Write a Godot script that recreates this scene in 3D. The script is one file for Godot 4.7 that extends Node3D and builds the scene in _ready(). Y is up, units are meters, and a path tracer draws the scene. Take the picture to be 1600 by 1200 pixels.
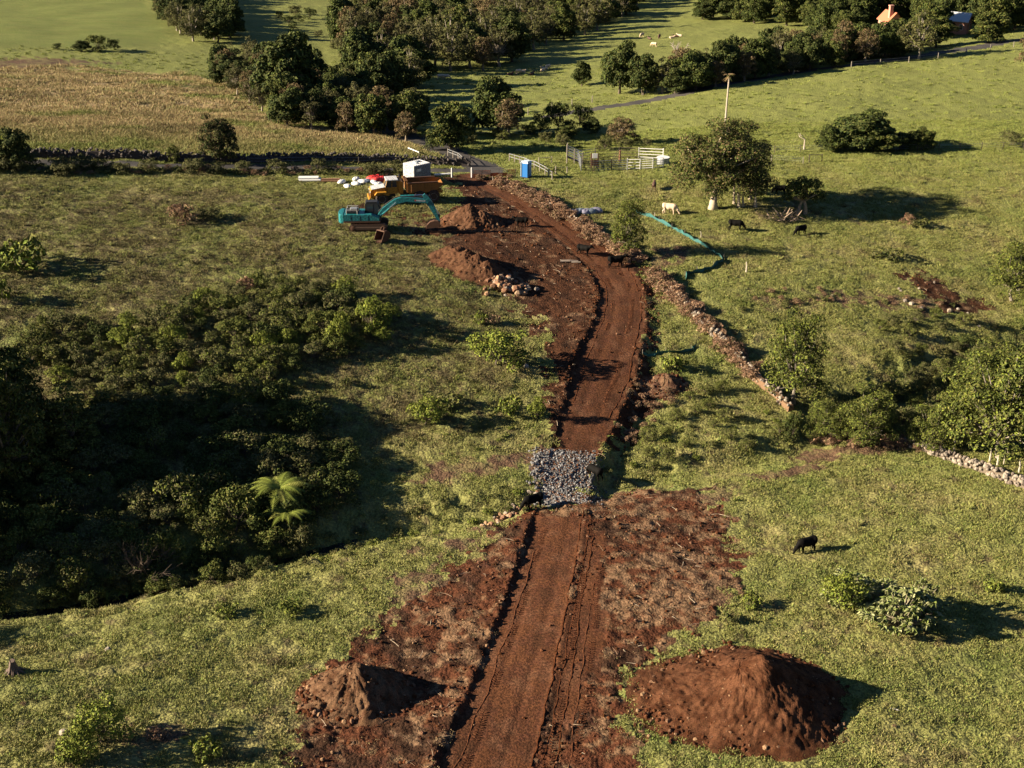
extends Node3D
# A farm valley seen from a drone: a new red-earth track crosses a creek and climbs past earthworks to a gate.

const PITCH := deg_to_rad(24.0)
const FOV := 31.0
const EYE := Vector3(0, 58, 0)
const FOCAL := 2164.0            # focal length in pixels of a 1600 x 1200 picture
var rng := RandomNumberGenerator.new()
var M := {}
var taken := {}

func _ready():
	rng.seed = 7
	view_and_light()
	materials()
	lay_out_land()
	build_land()
	print("land ", Time.get_ticks_msec())
	build_creek()
	vegetation()
	print("plants ", Time.get_ticks_msec())
	earthworks()
	track_marks()
	cleared_debris()
	walls()
	machines()
	site_things()
	fences()
	cattle()
	far_buildings()
	print("things ", Time.get_ticks_msec())
	ground_cover()
	print("cover ", Time.get_ticks_msec())

func view_and_light():
	var cam := Camera3D.new()
	cam.name = "camera"
	cam.fov = FOV
	cam.near = 0.5
	cam.far = 6000.0
	cam.position = EYE
	cam.rotation = Vector3(-PITCH, 0, 0)
	add_child(cam)
	cam.current = true
	var sky_mat := ProceduralSkyMaterial.new()
	sky_mat.sky_top_color = Color(0.26, 0.38, 0.56)
	sky_mat.sky_horizon_color = Color(0.62, 0.68, 0.74)
	sky_mat.sky_curve = 0.12
	sky_mat.ground_bottom_color = Color(0.10, 0.11, 0.07)
	sky_mat.ground_horizon_color = Color(0.42, 0.45, 0.42)
	var sky := Sky.new()
	sky.sky_material = sky_mat
	var env := Environment.new()
	env.background_mode = Environment.BG_SKY
	env.sky = sky
	env.background_energy_multiplier = 0.26
	env.tonemap_mode = Environment.TONE_MAPPER_LINEAR
	env.tonemap_exposure = 3.7
	env.sdfgi_enabled = true
	env.ssao_enabled = true
	env.ssil_enabled = true
	var we := WorldEnvironment.new()
	we.name = "world_environment"
	we.environment = env
	add_child(we)
	var sun := DirectionalLight3D.new()
	sun.name = "sun"
	sun.light_energy = 1.55
	sun.light_color = Color(1.0, 0.93, 0.82)
	sun.light_angular_distance = 0.5
	sun.shadow_enabled = true
	var towards := Vector3(1.0, -tan(deg_to_rad(21.0)), -0.10)
	add_child(sun)
	sun.look_at_from_position(Vector3.ZERO, towards, Vector3.UP)

# ---------------------------------------------------------------- materials
func lin(c: Color) -> Color:
	return c.linear_to_srgb()

func noise_field(s: int, freq: float, octaves := 4, kind := FastNoiseLite.TYPE_SIMPLEX_SMOOTH) -> FastNoiseLite:
	var n := FastNoiseLite.new()
	n.seed = s
	n.frequency = freq
	n.noise_type = kind
	n.fractal_octaves = octaves
	return n

# a grey tile: low + (high - low) * noise, in linear light
func grey_tile(s: int, size: int, freq: float, low: float, high: float, octaves := 5, kind := FastNoiseLite.TYPE_SIMPLEX_SMOOTH) -> ImageTexture:
	var src := noise_field(s, freq, octaves, kind).get_seamless_image(size, size)
	src.convert(Image.FORMAT_L8)
	var bytes := src.get_data()
	var lut := PackedByteArray()
	for i in 256:
		lut.append(int(255.0 * pow(low + (high - low) * smoothstep(0.1, 0.9, i / 255.0), 1.0 / 2.2)))
	for i in bytes.size():
		bytes[i] = lut[bytes[i]]
	return ImageTexture.create_from_image(Image.create_from_data(size, size, false, Image.FORMAT_L8, bytes))

func mat(key: String, c: Color, rough := 0.85, metal := 0.0, spec := 0.5) -> StandardMaterial3D:
	var m := StandardMaterial3D.new()
	m.resource_name = key
	m.albedo_color = lin(c)
	m.roughness = rough
	m.metallic = metal
	m.metallic_specular = spec
	M[key] = m
	return m

func vmat(key: String, rough := 0.85, spec := 0.3) -> StandardMaterial3D:
	var m := mat(key, Color.WHITE, rough, 0.0, spec)
	m.vertex_color_use_as_albedo = true
	return m

func textured(m: StandardMaterial3D, tex: Texture2D, tile: float, relief: Texture2D = null, cm := 0.0, world := true):
	m.albedo_texture = tex
	m.uv1_triplanar = true
	m.uv1_world_triplanar = world
	m.uv1_scale = Vector3.ONE / tile
	if relief:
		m.heightmap_enabled = true
		m.heightmap_texture = relief
		m.heightmap_scale = cm

func materials():
	var soil_tex := grey_tile(11, 1024, 0.012, 0.35, 1.0, 6)
	var grass_tex := grey_tile(12, 1024, 0.02, 0.3, 1.0, 5)
	var lumps := grey_tile(13, 1024, 0.018, 0.0, 1.0, 6)
	var stone_tex := grey_tile(14, 512, 0.02, 0.45, 1.0, 5)
	var wear_tex := grey_tile(15, 512, 0.014, 0.30, 1.0, 6)
	textured(vmat("grass"), grass_tex, 6.0, lumps, 10.0)
	textured(vmat("soil", 0.95, 0.2), soil_tex, 5.0, lumps, 7.0)
	textured(vmat("track", 0.93, 0.25), soil_tex, 3.7, lumps, 2.5)
	textured(vmat("asphalt", 0.9), stone_tex, 2.0)
	textured(vmat("gravel", 0.9), soil_tex, 1.6, lumps, 5.0)
	textured(vmat("stone", 0.92, 0.3), stone_tex, 0.9, stone_tex, 3.0)
	textured(vmat("clod", 0.96, 0.2), soil_tex, 1.5, lumps, 4.0)
	var leaf := vmat("leaf", 0.75, 0.22)
	leaf.backlight = Color(0.28, 0.30, 0.16)
	leaf.cull_mode = BaseMaterial3D.CULL_DISABLED
	var blade := vmat("blade", 0.7, 0.3)
	blade.backlight = Color(0.25, 0.25, 0.12)
	blade.cull_mode = BaseMaterial3D.CULL_DISABLED
	textured(vmat("bark", 0.95, 0.2), stone_tex, 0.8, stone_tex, 2.0)
	var w := mat("water", Color(0.012, 0.016, 0.014), 0.06, 0.0, 0.5)
	w.heightmap_enabled = true
	w.heightmap_texture = lumps
	w.heightmap_scale = 0.4
	w.uv1_triplanar = true
	w.uv1_world_triplanar = true
	w.uv1_scale = Vector3.ONE / 3.0
	textured(mat("teal_paint", Color(0.020, 0.216, 0.232), 0.42), wear_tex, 1.7, null, 0.0, false)
	textured(mat("yellow_paint", Color(0.528, 0.248, 0.020), 0.5), wear_tex, 1.3, null, 0.0, false)
	textured(mat("dump_paint", Color(0.336, 0.136, 0.020), 0.6), wear_tex, 0.9, null, 0.0, false)
	textured(mat("white_paint", Color(0.640, 0.648, 0.656), 0.5), wear_tex, 2.0, null, 0.0, false)
	textured(mat("shed_door", Color(0.20, 0.25, 0.30), 0.5), wear_tex, 2.0, null, 0.0, false)
	textured(mat("rusty_steel", Color(0.128, 0.060, 0.032), 0.8, 0.2), stone_tex, 0.7, null, 0.0, false)
	textured(mat("muddy_steel", Color(0.080, 0.044, 0.026), 0.85, 0.1), soil_tex, 0.8, null, 0.0, false)
	mat("black_steel", Color(0.02, 0.02, 0.022), 0.55, 0.1)
	mat("rubber", Color(0.022, 0.021, 0.02), 0.9)
	textured(mat("muddy_rubber", Color(0.055, 0.038, 0.028), 0.95), soil_tex, 0.7, null, 0.0, false)
	mat("rim_grey", Color(0.451, 0.443, 0.410), 0.6)
	mat("chrome", Color(0.7, 0.7, 0.7), 0.25, 1.0)
	var gl := mat("dark_glass", Color(0.02, 0.025, 0.03), 0.08, 0.0, 0.6)
	gl.clearcoat_enabled = true
	textured(mat("galvanised", Color(0.45, 0.47, 0.49), 0.5, 0.55), wear_tex, 0.8, null, 0.0, false)
	textured(mat("weathered_wood", Color(0.304, 0.264, 0.216), 0.92), stone_tex, 0.5, null, 0.0, false)
	textured(mat("dark_wood", Color(0.10, 0.075, 0.055), 0.92), stone_tex, 0.5, null, 0.0, false)
	textured(mat("brown_timber", Color(0.240, 0.120, 0.064), 0.9), stone_tex, 0.5, null, 0.0, false)
	mat("blue_plastic", Color(0.016, 0.136, 0.400), 0.45)
	mat("roof_plastic", Color(0.508, 0.607, 0.689), 0.5)
	mat("white_plastic", Color(0.640, 0.640, 0.623), 0.55)
	mat("red_plastic", Color(0.480, 0.028, 0.024), 0.6)
	mat("orange_mesh", Color(0.496, 0.104, 0.024), 0.7)
	var tealc := mat("silt_cloth", Color(0.022, 0.105, 0.10), 0.85)
	tealc.backlight = Color(0.1, 0.2, 0.2)
	tealc.cull_mode = BaseMaterial3D.CULL_DISABLED
	mat("purple_plastic", Color(0.17, 0.165, 0.22), 0.4)
	mat("black_hide", Color(0.006, 0.0055, 0.005), 0.7, 0.0, 0.15)
	mat("brown_hide", Color(0.06, 0.025, 0.015), 0.7)
	mat("cream_hide", Color(0.558, 0.426, 0.295), 0.8)
	mat("roof_iron", Color(0.508, 0.525, 0.541), 0.45, 0.3)
	mat("pink_brick", Color(0.440, 0.216, 0.160), 0.9)
	mat("red_roof", Color(0.368, 0.128, 0.064), 0.85)
	mat("cream_wall", Color(0.541, 0.492, 0.410), 0.85)
	mat("letter_white", Color(0.615, 0.615, 0.615), 0.6)
	mat("letter_red", Color(0.35, 0.03, 0.03), 0.6)

# ---------------------------------------------------------------- land: heights
# heights of the valley above the creek crossing: rows at distances 40 * 1.11^i ahead of the viewpoint, columns at x / distance = -0.6 ... 0.6
const LAND := [
	2.50,2.50,2.00,1.50,1.20,1.00,1.00,
	2.33,2.31,1.81,1.33,1.13,0.96,0.98,
	2.16,2.13,1.63,1.16,1.05,0.93,0.96,
	2.00,1.94,1.44,1.00,0.98,0.89,0.94,
	1.83,1.75,1.25,0.83,0.90,0.85,0.93,
	1.59,1.49,1.04,0.66,0.82,0.82,0.91,
	1.12,0.94,0.71,0.50,0.73,0.80,0.90,
	0.20,-0.05,0.16,0.32,0.62,0.79,0.89,
	-1.05,-1.30,-0.63,0.09,0.49,0.74,0.84,
	-0.62,-0.91,-0.47,0.04,0.28,0.61,0.72,
	2.11,1.28,1.49,0.80,0.15,0.30,0.47,
	5.69,4.12,3.95,2.35,0.90,-0.10,0.12,
	8.81,6.76,5.71,3.70,2.47,0.19,0.22,
	10.43,8.27,6.74,4.84,3.88,1.78,1.46,
	11.20,8.98,7.35,5.64,4.89,3.74,3.27,
	11.26,9.01,7.25,5.31,5.25,4.91,4.65,
	10.26,8.29,6.34,3.91,5.02,5.28,5.32,
	8.27,6.90,4.77,1.79,4.48,5.40,5.67,
	5.53,4.67,2.24,-0.70,3.29,5.24,5.68,
	2.87,2.02,-0.86,-3.26,0.86,4.44,5.12,
	0.57,-0.40,-3.78,-5.91,-2.34,2.68,3.98,
	-1.85,-2.85,-6.16,-8.74,-5.63,0.20,2.34,
	-4.70,-5.70,-8.09,-11.70,-8.82,-2.94,-0.14,
	-7.47,-8.53,-10.49,-14.42,-11.99,-6.60,-3.56,
	-10.39,-11.73,-13.39,-17.05,-14.97,-10.23,-6.89,
	-12.73,-14.54,-15.78,-18.98,-16.93,-12.73,-8.93,
	-12.41,-14.39,-15.66,-18.67,-16.42,-12.41,-8.42,
	-10.85,-12.85,-14.38,-17.38,-14.85,-10.85,-6.85,
	-8.81,-10.84,-12.65,-15.63,-12.82,-8.81,-4.80,
	-4.77,-6.98,-9.16,-11.94,-8.84,-4.77,-0.69,
	2.31,-0.33,-2.98,-5.33,-1.90,2.31,6.53,
	10.28,7.14,4.00,2.14,5.90,10.28,14.66,
	18.25,14.61,10.97,9.61,13.70,18.25,22.80,
	26.22,22.08,17.94,17.08,21.51,26.22,30.93,
	34.62,29.98,25.34,24.95,29.65,34.56,39.46,
	45.51,40.32,35.14,35.07,39.76,45.00,50.23,
	60.35,54.57,48.78,48.78,53.00,58.78,64.57,
	76.36,69.96,63.56,63.56,67.16,73.56,79.96,
	92.37,85.36,78.34,78.34,81.33,88.34,95.36,
	108.38,100.75,93.12,93.12,95.49,103.12,110.75,
	124.40,116.15,107.90,107.90,109.66,117.90,126.15,
	140.41,131.55,122.68,122.68,123.82,132.68,141.55,
	155.93,146.47,137.01,137.01,137.56,147.01,156.47,
	170.00,160.00,150.00,150.00,150.00,160.00,170.00
]
var big := noise_field(21, 0.035, 2)
var mid := noise_field(22, 0.22, 3)
var fine := noise_field(23, 1.1, 3)
var edge_x := noise_field(24, 0.35, 4)
var edge_y := noise_field(25, 0.35, 4)
var patch := noise_field(26, 0.09, 4)
var patch2 := noise_field(27, 0.55, 4)
var creek := PackedVector2Array()
var creek_depth := PackedFloat32Array()
var line := PackedVector2Array()      # centre of the dirt track
var half := PackedFloat32Array()
var berm_l := PackedFloat32Array()
var drop_r := PackedFloat32Array()
var line_len := PackedFloat32Array()
var regions := []                     # {kind, poly, box, rag}
var roads := []                       # {pts, half, box}
var lumpy := []                       # broad hummocks: {at, r, h}

func row_of(d: float) -> float:
	return log(maxf(d, 40.0) / 40.0) / log(1.11)

func cub(a: float, b: float, c: float, d: float, t: float) -> float:
	return b + 0.5 * t * (c - a + t * (2.0 * a - 5.0 * b + 4.0 * c - d + t * (3.0 * (b - c) + d - a)))

func base_h(x: float, z: float) -> float:
	var d := maxf(-z, 40.0)
	var r := clampf(row_of(d), 0.0, 42.999)
	var c := clampf((x / d + 0.6) / 0.2, 0.0, 5.999)
	var ri := int(r)
	var ci := int(c)
	var tr := r - ri
	var tc := c - ci
	var got := [0.0, 0.0, 0.0, 0.0]
	for k in 4:
		var o: int = clampi(ri - 1 + k, 0, 43) * 7
		got[k] = cub(LAND[o + maxi(ci - 1, 0)], LAND[o + ci], LAND[o + mini(ci + 1, 6)], LAND[o + mini(ci + 2, 6)], tc)
	return cub(got[0], got[1], got[2], got[3], tr) + big.get_noise_2d(x, z) * 0.5

# where a point of the photograph lies on the land
func ray(u: float, v: float) -> Vector3:
	return Basis(Vector3.RIGHT, -PITCH) * Vector3((u - 800.0) / FOCAL, (600.0 - v) / FOCAL, -1.0)

func hit(u: float, v: float, carved := true) -> Vector3:
	var dir := ray(u, v)
	dir /= -dir.z
	var lo := 45.0
	var hi := 45.0
	while hi < 3000.0:
		hi *= 1.012
		var p := EYE + dir * hi
		if p.y < (height(p.x, p.z) if carved else base_h(p.x, p.z)):
			break
		lo = hi
	for i in 12:
		var m := (lo + hi) * 0.5
		var p := EYE + dir * m
		if p.y < (height(p.x, p.z) if carved else base_h(p.x, p.z)):
			hi = m
		else:
			lo = m
	return EYE + dir * hi

func flat(p: Vector3) -> Vector2:
	return Vector2(p.x, p.z)

func outline(pts: Array, carved := false) -> PackedVector2Array:
	var out := PackedVector2Array()
	for p in pts:
		out.append(flat(hit(p[0], p[1], carved)))
	return out

func bounds(pts: PackedVector2Array, grow: float) -> Rect2:
	var r := Rect2(pts[0], Vector2.ZERO)
	for p in pts:
		r = r.expand(p)
	return r.grow(grow)

func region(kind: int, pts: Array, rag := 1.0):
	var poly := outline(pts)
	regions.append({"kind": kind, "poly": poly, "box": bounds(poly, rag + 0.5), "rag": rag})

func road(pts: Array, half_width: float):
	var p := outline(pts)
	roads.append({"pts": p, "half": half_width, "box": bounds(p, half_width + 3.0)})

# nearest place on a line: [distance, signed side (+ right of travel), index + fraction]
func near_line(pts: PackedVector2Array, p: Vector2) -> Vector3:
	var best := 1e9
	var side := 0.0
	var at := 0.0
	for i in pts.size() - 1:
		var a := pts[i]
		var b := pts[i + 1]
		var ab := b - a
		var t := clampf((p - a).dot(ab) / ab.length_squared(), 0.0, 1.0)
		var q := a + ab * t
		var dd := p.distance_squared_to(q)
		if dd < best:
			best = dd
			side = ab.cross(p - a)
			at = i + t
	return Vector3(sqrt(best), signf(side), at)

func along(a: PackedFloat32Array, at: float) -> float:
	var i := mini(int(at), a.size() - 2)
	return lerpf(a[i], a[i + 1], at - i)

const TRACK_L := [[640,1300],[697,1180],[750,1060],[795,940],[822,860],[842,790],[855,745],[866,705],[886,655],[908,590],[935,500],[942,455],[922,420],[880,380],[820,335],[755,293],[712,271]]
const TRACK_R := [[800,1300],[832,1180],[860,1060],[885,940],[902,860],[912,790],[918,750],[932,712],[956,645],[982,570],[1006,500],[1004,455],[985,418],[940,383],[865,332],[805,297],[752,271]]
const BERM := [.3,.3,.28,.3,.34,.22,.1,.15,.3,.3,.3,.24,.2,.15,.12,.1,0]
const DROP := [0,0,0,0,0,0,.5,.8,.8,.55,.3,.2,0,0,0,0,0]

func lay_out_land():
	for p in [[-260,985,1.5],[0,942,1.6],[180,912,1.7],[400,866,1.7],[560,828,1.4],[700,808,1.1],[790,795,.8],[880,765,.25],[960,748,.7],[1120,725,.7],[1250,700,.9],[1300,640,1.1],[1400,590,1.2],[1500,555,1.2],[1620,520,1.0],[1800,500,1.0]]:
		creek.append(flat(hit(p[0], p[1], false)))
		creek_depth.append(p[2])
	for i in TRACK_L.size():
		var a := flat(hit(TRACK_L[i][0], TRACK_L[i][1], false))
		var b := flat(hit(TRACK_R[i][0], TRACK_R[i][1], false))
		line.append((a + b) * 0.5)
		half.append(a.distance_to(b) * 0.5)
		berm_l.append(BERM[i])
		drop_r.append(DROP[i])
		line_len.append(0.0 if i == 0 else line_len[i - 1] + line[i].distance_to(line[i - 1]))
	track_box = bounds(line, 9.0)
	creek_box = bounds(creek, 12.0)
	# kinds: 1 loose earth, 2 compacted track, 3 gravel, 4 asphalt, 5 dry hay field, 6 brown litter, 7 mown green field
	region(3, [[838,712],[866,702],[932,710],[922,745],[914,783],[846,786],[838,760],[832,735]], 0.4)
	region(1, [[440,1300],[452,1165],[478,1085],[540,1020],[600,962],[690,908],[772,845],[770,822],[845,785],[915,785],[962,752],[1080,760],[1128,800],[1156,880],[1150,945],[1075,985],[1000,1035],[985,1080],[985,1130],[1000,1300]], 1.1)
	region(1, [[688,398],[700,372],[676,352],[700,338],[725,308],[700,290],[700,272],[755,272],[822,300],[900,345],[1000,405],[1024,455],[1022,500],[1004,575],[1062,585],[1075,605],[1005,640],[955,695],[935,712],[866,705],[850,650],[856,570],[832,500],[800,470],[752,445],[700,415]], 1.0)
	region(6, [[640,742],[690,722],[800,715],[845,700],[848,718],[800,735],[720,745],[650,760]], 1.3)
	region(6, [[600,960],[690,900],[775,825],[760,800],[690,850],[600,930]], 1.6)
	region(1, [[1395,428],[1440,424],[1490,455],[1545,480],[1540,497],[1480,492],[1455,465],[1400,440]], 1.2)
	region(6, [[1170,462],[1230,470],[1330,455],[1400,462],[1480,470],[1480,486],[1400,480],[1330,470],[1240,482],[1172,476]], 1.6)
	region(6, [[1180,745],[1240,728],[1300,706],[1310,716],[1262,738],[1200,756]], .9)
	region(6, [[1018,392],[1050,382],[1075,395],[1050,418],[1012,420]], .9)
	region(6, [[195,1135],[260,1128],[300,1140],[270,1165],[205,1172]], .7)
	region(6, [[1240,700],[1380,675],[1420,690],[1400,702],[1300,712],[1250,716]], 1.0)
	region(6, [[1130,792],[1180,745],[1100,760],[1062,790]], 1.4)
	region(5, [[-120,250],[-120,112],[60,104],[180,110],[330,125],[400,170],[440,200],[560,208],[650,222],[700,245],[715,258],[600,252],[380,247],[200,240]], 2.0)
	region(7, [[-200,74],[60,74],[180,76],[262,68],[262,40],[225,6],[180,-30],[-300,-30]], 1.0)
	region(6, [[-100,112],[-100,92],[60,90],[180,98],[60,106]], 1.5)
	region(1, [[542,322],[600,318],[640,338],[690,350],[690,362],[640,345],[600,332],[560,330]], 1.4)
	region(1, [[610,352],[700,345],[760,350],[800,360],[760,368],[690,372],[640,362]], 1.6)
	road([[560,195],[610,205],[655,221],[700,238],[745,256],[760,268]], 2.7)
	road([[-150,247],[0,252],[130,256],[250,259],[420,262],[560,264],[680,266],[760,266]], 1.5)
	road([[860,182],[930,170],[1010,158],[1060,148],[1130,132],[1240,114],[1340,101],[1430,88],[1530,74],[1640,58],[1760,42]], 2.2)

var track_box: Rect2
var creek_box: Rect2

func height(x: float, z: float) -> float:
	var h := base_h(x, z)
	var p := Vector2(x, z)
	if creek_box.has_point(p):
		var n := near_line(creek, p)
		if n.x < 9.0:
			var w := 1.7 + mid.get_noise_2d(x * 1.5, z * 1.5) * 0.8
			h -= along(creek_depth, n.z) * exp(-pow(n.x / w, 2.0) * 0.55)
	if track_box.has_point(p):
		var n := near_line(line, p)
		if n.x < 9.0:
			var s := n.x * n.y
			var w := along(half, n.z)
			var b := along(berm_l, n.z) * (1.0 + 0.5 * mid.get_noise_2d(x * 2.0 + 50.0, z * 2.0))
			var wob := mid.get_noise_2d(x * 2.0, z * 2.0 - 70.0) * (0.12 if n.z < 5.5 else 0.3)
			if s < -w + wob:
				h += b * exp(-maxf(0.0, -s - w - 0.3) / 2.6) * smoothstep(0.0, 0.45, -s - w + wob)
			elif s > w + wob:
				var o := s - w - wob
				h += 0.10 * exp(-pow((o - 0.25) / 0.3, 2.0)) - along(drop_r, n.z) * smoothstep(0.1, 1.6, o) * exp(-maxf(0.0, o - 2.0) / 3.0)
	for q in lumpy:
		var dd: float = p.distance_squared_to(q.at) / (q.r * q.r)
		if dd < 4.0:
			h += q.h * exp(-dd * 1.8)
	return h

func kind_at(x: float, z: float) -> int:
	var p := Vector2(x, z)
	var d := -z
	var scale := clampf(d / 110.0, 1.0, 2.5)
	for i in roads.size():
		var r: Dictionary = roads[i]
		if r.box.has_point(p) and near_line(r.pts, p).x < r.half + edge_x.get_noise_2d(x, z) * 0.5:
			return 8 if i == 2 else 4
	if track_box.has_point(p):
		var n := near_line(line, p)
		if n.z > 0.0 and n.z < line.size() - 1.001 and not (n.z > 4.75 and n.z < 7.0):
			var w := along(half, n.z) + edge_x.get_noise_2d(x * 2.0, z * 2.0) * 0.25
			if n.x < w:
				return 2
			if n.y > 0 and n.z < 4.5 and n.x < w + 3.4 and edge_x.get_noise_2d(x * 0.7, z * 0.2) > -0.25 + 0.08 * n.x:
				return 2
	var jit := Vector2(edge_x.get_noise_2d(x, z), edge_y.get_noise_2d(x, z))
	var jit2 := Vector2(fine.get_noise_2d(x, z), fine.get_noise_2d(x + 40.0, z))
	for r in regions:
		if r.box.has_point(p) and Geometry2D.is_point_in_polygon(p + jit * r.rag * 2.2 * scale + jit2 * 0.5 * r.rag, r.poly):
			return r.kind
	return 0

# ---------------------------------------------------------------- land: surface
func blend(a: Color, b: Color, t: float) -> Color:
	return a.lerp(b, clampf(t, 0.0, 1.0))

func grass_color(x: float, z: float) -> Color:
	var n := patch.get_noise_2d(x, z)
	var k := patch2.get_noise_2d(x * 0.6, z * 0.6)
	var c := Color(0.236, 0.236, 0.072)
	c = blend(c, Color(0.320, 0.272, 0.115), smoothstep(-0.1, 0.6, n * 0.7 + k * 0.5) * 0.7)
	c = blend(c, Color(0.160, 0.195, 0.050), smoothstep(0.05, 0.6, -n * 0.7 + k * 0.4) * 0.7)
	# bare spots and trodden patches
	c = blend(c, Color(0.125, 0.092, 0.048), smoothstep(0.33, 0.48, patch2.get_noise_2d(x * 0.8 + 17.0, z * 0.8) + 0.25 * n) * 0.75)
	# brown patches mixed in to darken the grass on the slope left of the track
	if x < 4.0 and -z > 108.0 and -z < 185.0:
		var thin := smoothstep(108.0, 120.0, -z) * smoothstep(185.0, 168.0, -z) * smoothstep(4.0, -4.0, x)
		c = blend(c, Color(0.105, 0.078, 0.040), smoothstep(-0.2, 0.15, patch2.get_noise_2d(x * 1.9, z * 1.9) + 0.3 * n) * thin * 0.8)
	# the hillside paddocks beyond the lane blend to a greener tone with distance
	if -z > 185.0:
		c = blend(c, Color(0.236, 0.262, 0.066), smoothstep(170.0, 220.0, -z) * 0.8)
	return c

# dead grass was left lying thickest on the cleared strip right of the lower track
func straw_bias(x: float, z: float) -> float:
	return 0.22 if x > 4.0 and -z < 112.0 else (-0.05 if -z < 115.0 else -0.16)

func land_color(kind: int, x: float, z: float) -> Color:
	var n := patch.get_noise_2d(x * 1.7 + 90.0, z * 1.7)
	var k := patch2.get_noise_2d(x, z)
	match kind:
		1:
			var c := Color(0.106, 0.043, 0.021) if -z < 115.0 else Color(0.078, 0.034, 0.019)
			c = blend(c, Color(0.056, 0.029, 0.019), smoothstep(0.0, 0.4, n))
			c = blend(c, Color(0.25, 0.155, 0.090), smoothstep(0.08, 0.42, k + 0.6 * patch.get_noise_2d(x * 0.9, z * 0.9 + 33.0) + straw_bias(x, z)) * 0.75)
			return c
		2:
			var m := near_line(line, Vector2(x, z))
			var s := m.x * m.y
			var c := Color(0.122, 0.048, 0.023)
			c = blend(c, Color(0.090, 0.036, 0.018), smoothstep(-0.15, 0.35, mid.get_noise_2d(s * 2.2, m.z * 9.0) * 0.6 + n * 0.5 + k * 0.3))
			c = blend(c, Color(0.160, 0.074, 0.038), smoothstep(0.05, 0.5, mid.get_noise_2d(s * 1.6 + 70.0, m.z * 12.0) + k * 0.4) * 0.7)
			return c
		3:
			return blend(Color(0.24, 0.225, 0.215), Color(0.13, 0.08, 0.05), smoothstep(-0.1, 0.4, n + k))
		4, 8:
			return blend(Color(0.065, 0.061, 0.059), Color(0.10, 0.09, 0.082), smoothstep(-0.2, 0.4, n))
		5:
			var c := blend(Color(0.33, 0.25, 0.125), Color(0.40, 0.305, 0.16), n + 0.4)
			c = blend(c, Color(0.22, 0.17, 0.08), smoothstep(0.15, 0.5, patch.get_noise_2d(x * 0.35, z * 1.2 + 9.0) + k * 0.3))
			c = blend(c, Color(0.19, 0.20, 0.055), smoothstep(215.0, 200.0, -z) * 0.6 + smoothstep(0.2, 0.5, patch.get_noise_2d(x * 0.4 + 60.0, z * 0.9)))
			return c
		6:
			return blend(Color(0.13, 0.075, 0.045), Color(0.20, 0.16, 0.07), smoothstep(-0.25, 0.35, k + n))
		7:
			return blend(Color(0.185, 0.225, 0.052), Color(0.225, 0.245, 0.066), smoothstep(-0.35, 0.45, n * 0.6 + k * 0.5 + 0.3 * sin(z * 0.9 + x * 0.15)))
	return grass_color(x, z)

func relief(kind: int, x: float, z: float) -> float:
	match kind:
		1:
			return fine.get_noise_2d(x, z) * 0.10 + mid.get_noise_2d(x * 2.2, z * 2.2) * 0.16
		2:
			var m := near_line(line, Vector2(x, z))
			var s := m.x * m.y
			var rut := -0.045 * exp(-pow((absf(s) - 0.95) / 0.28, 2.0)) + 0.03 * mid.get_noise_2d(s * 3.5, m.z * 5.0)
			return rut + fine.get_noise_2d(x, z) * 0.02
		3:
			return fine.get_noise_2d(x * 2.0, z * 2.0) * 0.07
		4, 8:
			return 0.03
		5:
			return fine.get_noise_2d(x * 0.4, z * 0.6) * 0.22
		7:
			return 0.0
	return fine.get_noise_2d(x * 0.8, z * 0.8) * 0.11 + mid.get_noise_2d(x * 1.3, z * 1.3) * 0.16

func ground_y(x: float, z: float) -> float:
	return height(x, z) + relief(kind_at(x, z), x, z)

func on_land(u: float, v: float) -> Vector3:
	var p := hit(u, v)
	p.y = ground_y(p.x, p.z)
	return p

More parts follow.
